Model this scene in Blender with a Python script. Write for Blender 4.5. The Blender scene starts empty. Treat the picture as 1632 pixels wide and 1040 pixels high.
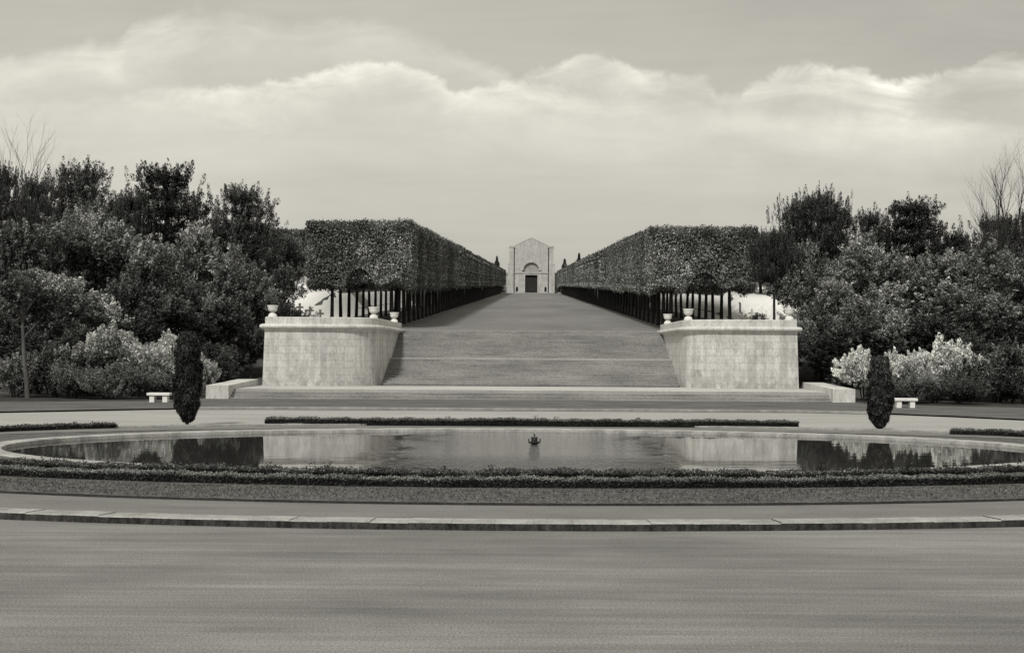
import bpy, bmesh, math, random
import numpy as np
from mathutils import Vector, Matrix

random.seed(7)
rng = np.random.default_rng(7)
PI = math.pi
scene = bpy.context.scene
COL = scene.collection

# ------------------------------------------------------------------ camera model
F = 2000.0            # focal length in photo pixels (photo 1632 wide)
EYE = 2.7             # eye height above the road
HY = 560.0            # photo row of the horizon
CX = 846.0            # photo column of the axis of symmetry
ROLL = 0.0061

def wx(x, d): return (x - CX) / F * d
def wz(x, y, d): return EYE + (HY - (y - (x - CX) * ROLL)) / F * d

# ------------------------------------------------------------------ helpers
def link(o):
    COL.objects.link(o); return o

def tag(o, label=None, cat=None, group=None, kind=None):
    if label: o['label'] = label
    if cat: o['category'] = cat
    if group: o['group'] = group
    if kind: o['kind'] = kind
    return o

def empty(name, loc, rz=0.0, sc=(1, 1, 1)):
    o = bpy.data.objects.new(name, None)
    o.location = loc; o.rotation_euler = (0, 0, rz); o.scale = sc
    o.empty_display_size = 0.3
    return link(o)

def obj(name, me, mat=None, parent=None, loc=None):
    o = bpy.data.objects.new(name, me)
    if mat is not None and len(me.materials) == 0: me.materials.append(mat)
    if parent is not None: o.parent = parent
    if loc is not None: o.location = loc
    return link(o)

def mesh_py(name, verts, faces, smooth=False):
    me = bpy.data.meshes.new(name)
    me.from_pydata([tuple(v) for v in verts], [], [tuple(f) for f in faces])
    me.update()
    if smooth:
        me.polygons.foreach_set('use_smooth', [True] * len(me.polygons))
    return me

class MB:
    """collects simple solids into one mesh"""
    def __init__(self): self.v = []; self.f = []
    def add(self, vs, fs):
        b = len(self.v); self.v += [tuple(v) for v in vs]
        self.f += [tuple(i + b for i in f) for f in fs]; return self
    def box(self, x0, x1, y0, y1, z0, z1, bev=0.0):
        if bev <= 0:
            vs = [(x0,y0,z0),(x1,y0,z0),(x1,y1,z0),(x0,y1,z0),(x0,y0,z1),(x1,y0,z1),(x1,y1,z1),(x0,y1,z1)]
            fs = [(0,3,2,1),(4,5,6,7),(0,1,5,4),(1,2,6,5),(2,3,7,6),(3,0,4,7)]
            return self.add(vs, fs)
        bm = bmesh.new()
        bmesh.ops.create_cube(bm, size=1.0)
        for v in bm.verts:
            v.co = Vector(((x0+x1)/2+v.co.x*(x1-x0), (y0+y1)/2+v.co.y*(y1-y0), (z0+z1)/2+v.co.z*(z1-z0)))
        bmesh.ops.bevel(bm, geom=list(bm.edges), offset=bev, segments=2, affect='EDGES', profile=0.6)
        bm.verts.index_update()
        vs = [v.co[:] for v in bm.verts]; fs = [[v.index for v in f.verts] for f in bm.faces]
        bm.free(); return self.add(vs, fs)
    def lathe(self, prof, n=20, c=(0,0,0)):
        vs = []; fs = []
        for r, z in prof:
            for k in range(n):
                a = 2*PI*k/n; vs.append((c[0]+r*math.cos(a), c[1]+r*math.sin(a), c[2]+z))
        for i in range(len(prof)-1):
            for k in range(n):
                fs.append((i*n+k, i*n+(k+1)%n, (i+1)*n+(k+1)%n, (i+1)*n+k))
        fs.append(tuple(range(n))[::-1]); fs.append(tuple((len(prof)-1)*n+k for k in range(n)))
        return self.add(vs, fs)
    def tube(self, pts, rad, n=7):
        pts = [Vector(p) for p in pts]; vs = []; fs = []
        for i, p in enumerate(pts):
            d = (pts[min(i+1, len(pts)-1)] - pts[max(i-1, 0)])
            if d.length < 1e-6: d = Vector((0,0,1))
            d.normalize()
            u = d.cross(Vector((0.31,0.95,0.02)));
            if u.length < 1e-3: u = d.cross(Vector((1,0,0)))
            u.normalize(); w = d.cross(u)
            for k in range(n):
                a = 2*PI*k/n
                vs.append(p + (u*math.cos(a) + w*math.sin(a))*rad[i])
        for i in range(len(pts)-1):
            for k in range(n):
                fs.append((i*n+k, i*n+(k+1)%n, (i+1)*n+(k+1)%n, (i+1)*n+k))
        fs.append(tuple((len(pts)-1)*n+k for k in range(n)))
        return self.add(vs, fs)
    def me(self, name, smooth=False): return mesh_py(name, self.v, self.f, smooth)
    def build(self, name, mat, parent=None, smooth=False, loc=None):
        return obj(name, self.me(name, smooth), mat, parent, loc)

def smooth01(t):
    t = min(1.0, max(0.0, t)); return t*t*(3-2*t)

# ------------------------------------------------------------------ materials
def warm(g): return (g*1.01, g*1.0, g*0.955, 1.0)
def cool(g): return (g*0.985, g*1.0, g*0.955, 1.0)

def new_mat(name):
    m = bpy.data.materials.new(name); m.use_nodes = True
    nt = m.node_tree; nt.nodes.clear()
    out = nt.nodes.new('ShaderNodeOutputMaterial')
    b = nt.nodes.new('ShaderNodeBsdfPrincipled')
    nt.links.new(b.outputs[0], out.inputs[0])
    b.inputs['Roughness'].default_value = 0.85
    b.inputs['Specular IOR Level'].default_value = 0.2
    return m, nt, b, out

def N(nt, t, **kw):
    n = nt.nodes.new(t)
    for k, v in kw.items():
        if k.startswith('i_'): n.inputs[k[2:].replace('_', ' ')].default_value = v
        else: setattr(n, k, v)
    return n

def noise(nt, vec, scale, detail=6, rough=0.6, stretch=(1,1,1), dist=0.0):
    mp = nt.nodes.new('ShaderNodeMapping'); mp.inputs['Scale'].default_value = stretch
    nt.links.new(vec, mp.inputs['Vector'])
    n = nt.nodes.new('ShaderNodeTexNoise')
    n.inputs['Scale'].default_value = scale; n.inputs['Detail'].default_value = detail
    n.inputs['Roughness'].default_value = rough; n.inputs['Distortion'].default_value = dist
    nt.links.new(mp.outputs[0], n.inputs['Vector'])
    return n.outputs[0]

def ramp(nt, fac, stops):
    r = nt.nodes.new('ShaderNodeValToRGB')
    cr = r.color_ramp
    while len(cr.elements) < len(stops): cr.elements.new(0.5)
    for e, (p, c) in zip(cr.elements, stops):
        e.position = p; e.color = c if len(c) == 4 else (*c, 1)
    nt.links.new(fac, r.inputs[0]); return r.outputs[0]

def mixc(nt, fac, a, b, mode='MIX'):
    m = nt.nodes.new('ShaderNodeMix'); m.data_type = 'RGBA'; m.blend_type = mode
    if isinstance(fac, (int, float)): m.inputs[0].default_value = fac
    else: nt.links.new(fac, m.inputs[0])
    for s, v in ((6, a), (7, b)):
        if isinstance(v, tuple): m.inputs[s].default_value = v
        else: nt.links.new(v, m.inputs[s])
    return m.outputs[2]

def math_n(nt, op, a, b=None, c=None, clamp=False):
    m = nt.nodes.new('ShaderNodeMath'); m.operation = op; m.use_clamp = clamp
    for i, v in enumerate((a, b, c)):
        if v is None: continue
        if isinstance(v, (int, float)): m.inputs[i].default_value = v
        else: nt.links.new(v, m.inputs[i])
    return m.outputs[0]

def bump(nt, b, h, strength=0.3, dist=0.02):
    n = nt.nodes.new('ShaderNodeBump'); n.inputs['Strength'].default_value = strength
    n.inputs['Distance'].default_value = dist
    nt.links.new(h, n.inputs['Height']); nt.links.new(n.outputs[0], b.inputs['Normal'])

def pos(nt): return nt.nodes.new('ShaderNodeNewGeometry').outputs['Position']

def mat_noise(name, g0, g1, scale=4.0, fine=60.0, stretch=(1,1,1), bstr=0.3, bdist=0.01, spread=(0.3,0.7),
              fine_amt=0.35, tint=warm, rough=0.9, dark=None):
    m, nt, b, out = new_mat(name); p = pos(nt)
    a = noise(nt, p, scale, 8, 0.62, stretch)
    c = ramp(nt, a, [(spread[0], tint(g0)), (spread[1], tint(g1))])
    fn = noise(nt, p, fine, 4, 0.7)
    fr = ramp(nt, fn, [(0.32, (1-fine_amt,)*3), (0.68, (1+fine_amt*0.5,)*3)])
    c = mixc(nt, 1.0, c, fr, 'MULTIPLY')
    if dark:      # (scale, threshold, multiplier, stretch)
        s, th, mu, st = dark
        dn = noise(nt, p, s, 6, 0.65, st)
        dr = ramp(nt, dn, [(th, (mu,)*3), (th+0.12, (1,1,1))])
        c = mixc(nt, 1.0, c, dr, 'MULTIPLY')
    nt.links.new(c, b.inputs['Base Color']); b.inputs['Roughness'].default_value = rough
    bump(nt, b, fn, bstr, bdist)
    return m

def mat_stone(name, g0, g1, block=(0.9, 0.42), joint=0.6, streak=0.45, base_dark=None):
    """ashlar stone: faint joints, vertical weather streaks, mottling"""
    m, nt, b, out = new_mat(name); p = pos(nt)
    sep = nt.nodes.new('ShaderNodeSeparateXYZ'); nt.links.new(p, sep.inputs[0])
    s = math_n(nt, 'ADD', sep.outputs[0], sep.outputs[1])
    cmb = nt.nodes.new('ShaderNodeCombineXYZ'); nt.links.new(s, cmb.inputs[0]); nt.links.new(sep.outputs[2], cmb.inputs[1])
    br = nt.nodes.new('ShaderNodeTexBrick'); nt.links.new(cmb.outputs[0], br.inputs['Vector'])
    br.inputs['Scale'].default_value = 1.0; br.inputs['Brick Width'].default_value = block[0]
    br.inputs['Row Height'].default_value = block[1]; br.inputs['Mortar Size'].default_value = 0.016
    br.inputs['Mortar Smooth'].default_value = 0.6; br.inputs['Bias'].default_value = 0.0
    br.inputs['Color1'].default_value = (1,1,1,1); br.inputs['Color2'].default_value = (0.86,0.86,0.86,1)
    br.inputs['Mortar'].default_value = (joint,)*3 + (1,)
    a = noise(nt, p, 0.9, 8, 0.6, (1,1,0.8))
    c = ramp(nt, a, [(0.3, warm(g0)), (0.7, warm(g1))])
    c = mixc(nt, 0.8, c, br.outputs['Color'], 'MULTIPLY')
    st = noise(nt, p, 1.0, 7, 0.65, (2.6,2.6,0.22))
    c = mixc(nt, 1.0, c, ramp(nt, st, [(0.36, (1-streak,)*3), (0.6, (1.0,)*3)]), 'MULTIPLY')
    gr = noise(nt, p, 9.0, 6, 0.7, (1,1,0.5))
    c = mixc(nt, 1.0, c, ramp(nt, gr, [(0.33, (0.72,)*3), (0.55, (1.03,)*3)]), 'MULTIPLY')
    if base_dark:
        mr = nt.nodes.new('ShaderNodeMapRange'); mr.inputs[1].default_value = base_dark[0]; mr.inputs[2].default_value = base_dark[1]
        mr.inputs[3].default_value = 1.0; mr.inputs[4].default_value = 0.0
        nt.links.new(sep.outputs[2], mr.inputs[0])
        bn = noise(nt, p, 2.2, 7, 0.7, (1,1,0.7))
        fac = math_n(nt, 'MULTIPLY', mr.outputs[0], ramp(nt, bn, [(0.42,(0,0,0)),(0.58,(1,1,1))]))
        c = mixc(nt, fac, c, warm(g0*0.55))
    nt.links.new(c, b.inputs['Base Color']); b.inputs['Roughness'].default_value = 0.88
    bump(nt, b, gr, 0.35, 0.02)
    return m

def mat_leaf(name, lo, hi, gamma=1.6, transl=0.25, spec=0.15, patch=0.35):
    m = bpy.data.materials.new(name); m.use_nodes = True
    nt = m.node_tree; nt.nodes.clear()
    out = nt.nodes.new('ShaderNodeOutputMaterial')
    at = nt.nodes.new('ShaderNodeAttribute'); at.attribute_name = 'tone'
    t = math_n(nt, 'POWER', at.outputs['Fac'], gamma)
    c = mixc(nt, t, cool(lo), cool(hi))
    oi = nt.nodes.new('ShaderNodeObjectInfo')
    mr = nt.nodes.new('ShaderNodeMapRange'); mr.inputs[3].default_value = 0.6; mr.inputs[4].default_value = 1.45
    nt.links.new(oi.outputs['Random'], mr.inputs[0])
    c = mixc(nt, 1.0, c, mr.outputs[0], 'MULTIPLY')
    pn = noise(nt, pos(nt), 0.45, 5, 0.6)
    c = mixc(nt, 1.0, c, ramp(nt, pn, [(0.35, (1-patch,)*3), (0.65, (1+patch,)*3)]), 'MULTIPLY')
    b = nt.nodes.new('ShaderNodeBsdfPrincipled'); b.inputs['Roughness'].default_value = 0.5
    b.inputs['Specular IOR Level'].default_value = spec
    tr = nt.nodes.new('ShaderNodeBsdfTranslucent')
    ms = nt.nodes.new('ShaderNodeMixShader'); ms.inputs[0].default_value = transl
    nt.links.new(c, b.inputs['Base Color']); nt.links.new(c, tr.inputs['Color'])
    nt.links.new(b.outputs[0], ms.inputs[1]); nt.links.new(tr.outputs[0], ms.inputs[2])
    nt.links.new(ms.outputs[0], out.inputs[0])
    return m

M = {}
M['road'] = mat_noise('gravel_road', 0.20, 0.33, 0.25, 40.0, (0.4,1.3,1), 0.8, 0.03, (0.3,0.7), 0.6, dark=(0.7,0.45,0.84,(0.22,2.6,1)))
def add_streaks(m, amt, stretch, scale=1.0):
    nt=m.node_tree; b=[n for n in nt.nodes if n.type=='BSDF_PRINCIPLED'][0]
    src=b.inputs['Base Color'].links[0].from_socket
    n=noise(nt,pos(nt),scale,8,0.7,stretch)
    nt.links.new(mixc(nt,1.0,src,ramp(nt,n,[(0.35,(1-amt,)*3),(0.65,(1+amt*0.7,)*3)]),'MULTIPLY'),b.inputs['Base Color'])
add_streaks(M['road'],0.16,(0.12,5.0,1)); add_streaks(M['road'],0.22,(0.16,0.30,1))
# scattered grit and small stains
add_streaks(M['road'],0.25,(1,1,1),160.0)
M['path'] = mat_noise('island_path', 0.13, 0.19, 0.9, 30.0, (0.5,1.5,1), 0.4, 0.02, fine_amt=0.35)
M['grass_strip'] = mat_noise('rough_turf', 0.09, 0.17, 3.0, 26.0, (0.7,1,1), 0.8, 0.03, fine_amt=0.7, dark=(14.0,0.40,0.45,(0.6,1.5,1)))
M['island_turf'] = mat_noise('island_turf', 0.09, 0.15, 2.0, 20.0, (1,1,1), 0.6, 0.03, fine_amt=0.5)
M['lawn'] = mat_noise('lawn_turf', 0.085, 0.14, 0.5, 12.0, (0.6,1.4,1), 0.6, 0.04, fine_amt=0.4, dark=(0.8,0.4,0.7,(0.6,1.6,1)))
M['avenue'] = mat_noise('avenue_turf', 0.125, 0.20, 0.12, 3.0, (1.0,0.35,1), 0.4, 0.05, fine_amt=0.25)
M['hill'] = mat_noise('hill_turf', 0.06, 0.11, 0.2, 4.0, (1,1,1), 0.5, 0.05)
M['field'] = mat_noise('pale_field', 0.60, 0.68, 0.25, 5.0, (1,1,1), 0.2, 0.03, fine_amt=0.1)
M['kerb'] = mat_noise('kerb_stone', 0.20, 0.36, 2.2, 22.0, (1,1,1), 0.5, 0.015, fine_amt=0.3)
M['kerb_side'] = mat_noise('mossy_stone', 0.006, 0.085, 9.0, 40.0, (1,1,0.35), 0.8, 0.03, fine_amt=0.6)
M['rim'] = mat_noise('rim_stone', 0.24, 0.42, 1.4, 18.0, (1,1,1), 0.3, 0.01, fine_amt=0.3, dark=(2.5,0.38,0.7,(1,1,1)))
M['dark_edge'] = mat_noise('edging_and_kerb_shadow', 0.02, 0.045, 5.0, 20.0, (1,1,1))
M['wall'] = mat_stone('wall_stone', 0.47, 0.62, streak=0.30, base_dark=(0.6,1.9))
M['trim'] = mat_stone('trim_stone', 0.52, 0.66, (1.1, 3.0), 0.75, 0.25)
M['steps'] = mat_noise('step_stone', 0.19, 0.31, 0.5, 9.0, (0.6,1.5,3), 0.4, 0.02, fine_amt=0.3, dark=(2.0,0.36,0.8,(0.35,2,2)))
def shade_risers(m, lo, hi):  # step shading painted into the colour: vertical faces darker, treads lighter
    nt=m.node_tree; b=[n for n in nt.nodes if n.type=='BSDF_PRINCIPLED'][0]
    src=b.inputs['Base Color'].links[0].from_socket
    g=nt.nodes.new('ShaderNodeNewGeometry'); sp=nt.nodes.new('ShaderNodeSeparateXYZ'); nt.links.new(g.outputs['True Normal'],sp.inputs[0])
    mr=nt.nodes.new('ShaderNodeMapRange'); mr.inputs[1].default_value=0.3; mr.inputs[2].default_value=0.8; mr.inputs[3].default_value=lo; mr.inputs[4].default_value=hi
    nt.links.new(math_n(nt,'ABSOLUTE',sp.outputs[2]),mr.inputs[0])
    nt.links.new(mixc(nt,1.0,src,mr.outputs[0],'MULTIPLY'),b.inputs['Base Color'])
shade_risers(M['steps'],0.88,1.3)
M['nosing'] = mat_noise('landing_stone', 0.34, 0.46, 0.6, 8.0, (0.6,1,1), 0.3, 0.01, fine_amt=0.2)
M['urn'] = mat_noise('urn_stone', 0.55, 0.7, 3.0, 20.0, (1,1,1), 0.3, 0.01, fine_amt=0.2)
M['bench'] = mat_noise('bench_stone', 0.6, 0.75, 3.0, 20.0, (1,1,1), 0.3, 0.01, fine_amt=0.2)
M['chapel'] = mat_stone('chapel_stone', 0.42, 0.52, (1.6, 0.8), 0.75, 0.22)
M['chapel_dark'] = mat_noise('chapel_recess', 0.27, 0.36, 0.5, 3.0)
M['door'] = mat_noise('bronze_door', 0.018, 0.03, 1.0, 4.0)
M['black'] = mat_noise('dark_opening', 0.008, 0.014, 1.0, 4.0)
M['bronze'] = mat_noise('fountain_bronze', 0.012, 0.03, 8.0, 30.0, rough=0.5)
M['marble'] = mat_noise('cross_marble', 0.72, 0.82, 2.0, 9.0, fine_amt=0.1)
M['bark'] = mat_noise('bark', 0.022, 0.05, 5.0, 25.0, (1,1,0.25), 0.7, 0.03, fine_amt=0.5)
M['bark_pale'] = mat_noise('pale_bark', 0.05, 0.14, 5.0, 25.0, (1,1,0.25), 0.7, 0.03, fine_amt=0.5)
M['soil'] = mat_noise('woodland_soil', 0.02, 0.06, 0.8, 9.0, (1,1,1), 0.8, 0.05, fine_amt=0.6)
M['leaf_lime'] = mat_leaf('lime_leaf', 0.025, 0.44, 2.3, 0.15)
M['leaf_far'] = mat_leaf('far_leaf', 0.05, 0.34, 1.8)
M['leaf_tree'] = mat_leaf('broad_leaf', 0.014, 0.46, 2.8, 0.15, patch=0.6)
M['leaf_dark'] = mat_leaf('dark_leaf', 0.008, 0.26, 3.2, 0.15)
M['leaf_pine'] = mat_leaf('pine_needle', 0.008, 0.14, 2.4, 0.05)
M['leaf_light'] = mat_leaf('light_leaf', 0.04, 0.85, 1.5)
M['leaf_dusk'] = mat_leaf('dusk_leaf', 0.015, 0.20, 2.0)
M['leaf_grey'] = mat_leaf('grey_leaf', 0.04, 0.34, 1.4)
M['leaf_hedge'] = mat_leaf('hedge_leaf', 0.010, 0.20, 2.4, 0.1)
M['leaf_cyp'] = mat_leaf('cypress_leaf', 0.008, 0.10, 2.4, 0.05)
M['leaf_grass'] = mat_leaf('grass_blade', 0.05, 0.24, 1.4, 0.2)

# water
def make_water():
    m, nt, b, out = new_mat('pool_water'); p = pos(nt)
    b.inputs['Base Color'].default_value = warm(0.03)
    b.inputs['Roughness'].default_value = 0.03
    b.inputs['IOR'].default_value = 2.1
    b.inputs['Specular IOR Level'].default_value = 0.5
    # ripples are strongest in a broad patch round the fountain
    vm = nt.nodes.new('ShaderNodeVectorMath'); vm.operation = 'SUBTRACT'; vm.inputs[1].default_value = (-0.2, 35.5, 0)
    nt.links.new(p, vm.inputs[0])
    mp = nt.nodes.new('ShaderNodeMapping'); mp.inputs['Scale'].default_value = (0.30, 0.10, 0)
    nt.links.new(vm.outputs[0], mp.inputs[0])
    ln = nt.nodes.new('ShaderNodeVectorMath'); ln.operation = 'LENGTH'; nt.links.new(mp.outputs[0], ln.inputs[0])
    wob = noise(nt, p, 0.5, 4, 0.6)
    d = math_n(nt, 'ADD', ln.outputs['Value'], math_n(nt, 'MULTIPLY', math_n(nt, 'SUBTRACT', wob, 0.5), 1.2))
    mr = nt.nodes.new('ShaderNodeMapRange'); mr.interpolation_type = 'SMOOTHSTEP'
    mr.inputs[1].default_value = 0.5; mr.inputs[2].default_value = 1.25; mr.inputs[3].default_value = 1.0; mr.inputs[4].default_value = 0.0
    nt.links.new(d, mr.inputs[0])
    n1 = noise(nt, p, 7.0, 3, 0.5, (1.0, 1.0, 1))
    n2 = noise(nt, p, 1.2, 2, 0.5, (0.6, 1.4, 1))
    h = math_n(nt, 'ADD', math_n(nt, 'MULTIPLY', n1, mr.outputs[0]), math_n(nt, 'MULTIPLY', n2, 0.03))
    bump(nt, b, h, 0.8, 0.07)
    return m
M['water'] = make_water()

# ------------------------------------------------------------------ foliage (numpy)
def unit(v): return v / np.maximum(np.linalg.norm(v, axis=1, keepdims=True), 1e-9)

def leaves_mesh(name, C, Nn, L, W, tone, axis=None):
    """C centres (n,3); Nn leaf normals; L, W lengths/widths (n,); tone (n,); axis preferred long axis"""
    n = len(C)
    r = rng.normal(size=(n, 3)) if axis is None else axis
    u = unit(r - (r * Nn).sum(1, keepdims=True) * Nn)
    v = np.cross(Nn, u)
    V = np.empty((n, 4, 3))
    V[:, 0] = C - u * L[:, None] * 0.5; V[:, 2] = C + u * L[:, None] * 0.5
    V[:, 1] = C + v * W[:, None] * 0.5 - u * L[:, None] * 0.08; V[:, 3] = C - v * W[:, None] * 0.5 - u * L[:, None] * 0.08
    me = bpy.data.meshes.new(name)
    me.vertices.add(n * 4); me.vertices.foreach_set('co', V.reshape(-1).astype(np.float32))
    me.loops.add(n * 4); me.loops.foreach_set('vertex_index', np.arange(n * 4, dtype=np.int32))
    me.polygons.add(n); me.polygons.foreach_set('loop_start', np.arange(0, n * 4, 4, dtype=np.int32))
    try: me.polygons.foreach_set('loop_total', np.full(n, 4, dtype=np.int32))
    except Exception: pass
    me.update(calc_edges=True)
    at = me.attributes.new('tone', 'FLOAT', 'FACE')
    at.data.foreach_set('value', np.clip(tone, 0, 1).astype(np.float32))
    return me

def clump_leaves(centres, radii, per, leaf, ctone, squash=(1,1,1), up=0.25, shell=0.55, rnd=0.8):
    n = len(centres)
    idx = np.repeat(np.arange(n), per)
    d = unit(rng.normal(size=(len(idx), 3)))
    d[:, 2] = d[:, 2] + 0.15; d = unit(d)
    rr = radii[idx] * (shell + (1 - shell) * rng.random(len(idx)) ** 0.5)
    C = centres[idx] + d * rr[:, None] * np.array(squash)
    Nn = unit(d + rng.normal(size=d.shape) * rnd + np.array([0, 0, up]))
    L = leaf * rng.uniform(0.7, 1.35, len(idx)); W = L * rng.uniform(0.45, 0.7, len(idx))
    tone = ctone[idx] * 0.55 + rng.random(len(idx)) * 0.55 + d[:, 2] * 0.10  # light from above painted in: clump tops lighter, undersides darker
    return C, Nn, L, W, tone

def cat_leaves(name, parts):
    C = np.concatenate([p[0] for p in parts]); Nn = np.concatenate([p[1] for p in parts])
    L = np.concatenate([p[2] for p in parts]); W = np.concatenate([p[3] for p in parts]); T = np.concatenate([p[4] for p in parts])
    return leaves_mesh(name, C, Nn, L, W, T)

def crown_broad(name, rx, rz, cz, nclump, per, leaf, lobes=9, rc=(0.45, 0.95), upw=0.55, thin=0.34):
    """uneven crown: boughs (lobes) of different size carrying pointed leafy sprays that reach outward and up"""
    lob = [(0, 0, cz, 0.62, 0.5)]
    for k in range(lobes):
        a = k*2.399 + rng.normal()*0.3; e = -0.85 + 1.85*((k*0.618+0.3) % 1.0)
        q = math.sqrt(max(0.05, 1 - min(0.98, abs(e))**2)) * rng.uniform(0.5, 0.82)
        lob.append((q*rx*math.cos(a), q*rx*math.sin(a), cz + e*rz*0.72, rng.uniform(0.2, 0.42), rng.random()))
    lob = np.array(lob)
    wgt = lob[:, 3]**1.6; k = rng.choice(len(lob), nclump, p=wgt/wgt.sum())
    d = unit(rng.normal(size=(nclump, 3)) + np.array([0, 0, 0.25])); r = 0.55 + 0.5*rng.random(nclump)**0.8
    sc = lob[k, 3:4] * np.array([[rx, rx, rz*0.8]])
    c = lob[k, :3] + d * r[:, None] * sc
    c[:, 2] = np.maximum(c[:, 2], 0.3)
    ln = rng.uniform(rc[0], rc[1], nclump) * 1.5
    ax = unit(d + np.array([0, 0, upw]) + rng.normal(size=d.shape)*0.35)
    idx = np.repeat(np.arange(nclump), per); n = len(idx)
    q = rng.random(n)
    A = ax[idx]; side = rng.normal(size=(n, 3)); side = unit(side - (side*A).sum(1, keepdims=True)*A)
    w = ln[idx]*thin*(1-q)**0.55*(0.35+0.65*np.minimum(q*4, 1))+0.02
    C = c[idx] + A*(q*ln[idx]-0.25*ln[idx])[:, None] + side*(w*rng.random(n)**0.45)[:, None]
    Nn = unit(side*0.8 + rng.normal(size=(n, 3))*0.6 + np.array([0, 0, 0.3]))
    L = leaf*rng.uniform(0.65, 1.35, n); W = L*rng.uniform(0.4, 0.65, n)
    low = np.clip((C[:, 2]-cz)/rz, -1, 1)
    T = 0.50*rng.random(n) + 0.32*lob[k, 4][idx] + 0.18*rng.random(nclump)[idx] + 0.12*low + 0.12*q  # painted shading: leaf tone darkens toward the bottom of the crown
    return leaves_mesh(name, C, Nn, L, W, T, axis=A + rng.normal(size=(n, 3))*0.7), c

def crown_pine(name, h, r0, z0, nlimb, per, needle=0.26, top_round=0.35, flat=False):
    """whorls of up-swept limbs ending in upright needle tufts"""
    wood = MB()
    lean = rng.normal() * 0.15
    wood.tube([(0,0,-1.0),(0.05,0,h*0.3),(lean*0.5,0.05,h*0.6),(lean,0,h*0.95)], [0.24,0.19,0.13,0.04], 8)
    Cs=[]; Ns=[]; Ls=[]; Ws=[]; Ts=[]; As=[]
    for i in range(nlimb):
        t = (i + rng.random()*0.8) / nlimb
        nl = 5 if flat else 8
        z = z0 + (h - z0) * (0.3*t + 0.7*math.floor(t*nl)/nl)
        if flat: prof = math.sin(min(1.0, 0.18 + t*0.9)*PI) ** 0.55
        else: prof = (1 - t) ** 0.62 * (0.72 + 0.28*math.sin(t*13))
        R = r0 * (prof * 0.9 + 0.12) * rng.uniform(0.7, 1.12)
        a = i * 2.399 + rng.normal() * 0.3
        rise = R * rng.uniform(0.12, 0.4)
        ex, ey = R*math.cos(a), R*math.sin(a)
        wood.tube([(lean*t,0,z-0.2),(ex*0.55,ey*0.55,z+rise*0.25),(ex,ey,z+rise)], [0.07,0.045,0.015], 5)
        nt_ = int(5 + R * 3.2)
        for k in range(nt_ + 4):
            tip = k >= nt_
            s = rng.uniform(0.8, 1.05) if tip else 0.3 + 0.72 * (k + rng.random()) / nt_
            px = ex*s + rng.normal()*0.38*(0.5+s); py = ey*s + rng.normal()*0.38*(0.5+s); pz = z + rise*s*s + rng.normal()*0.22
            hh = rng.uniform(0.9, 1.6) if tip else rng.uniform(0.5, 0.9); ww = rng.uniform(0.12, 0.17) if tip else rng.uniform(0.16, 0.28)
            n = per
            q = rng.random(n)
            w = ww * (1 - q) ** 0.5 * (0.5+0.5*np.minimum(1,q*3)) + 0.03
            th = rng.random(n) * 2*PI
            rr = w * rng.random(n) ** 0.4
            C = np.stack([px + rr*np.cos(th) + (ex/R)*q*0.15, py + rr*np.sin(th) + (ey/R)*q*0.15, pz + q*hh - 0.35], 1)
            ax = unit(np.stack([np.cos(th)*0.35, np.sin(th)*0.35, np.full(n, 0.9)], 1) + rng.normal(size=(n,3))*0.2)
            Nn = unit(rng.normal(size=(n,3)))
            L = needle * rng.uniform(0.7, 1.3, n); W = L * 0.24
            T = rng.random(n)*0.6 + 0.3*q + rng.random()*0.25
            Cs.append(C); Ns.append(Nn); Ls.append(L); Ws.append(W); Ts.append(T); As.append(ax)
    me = leaves_mesh(name, *[np.concatenate(x) for x in (Cs, Ns, Ls, Ws, Ts)], axis=np.concatenate(As))
    return me, wood

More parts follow.
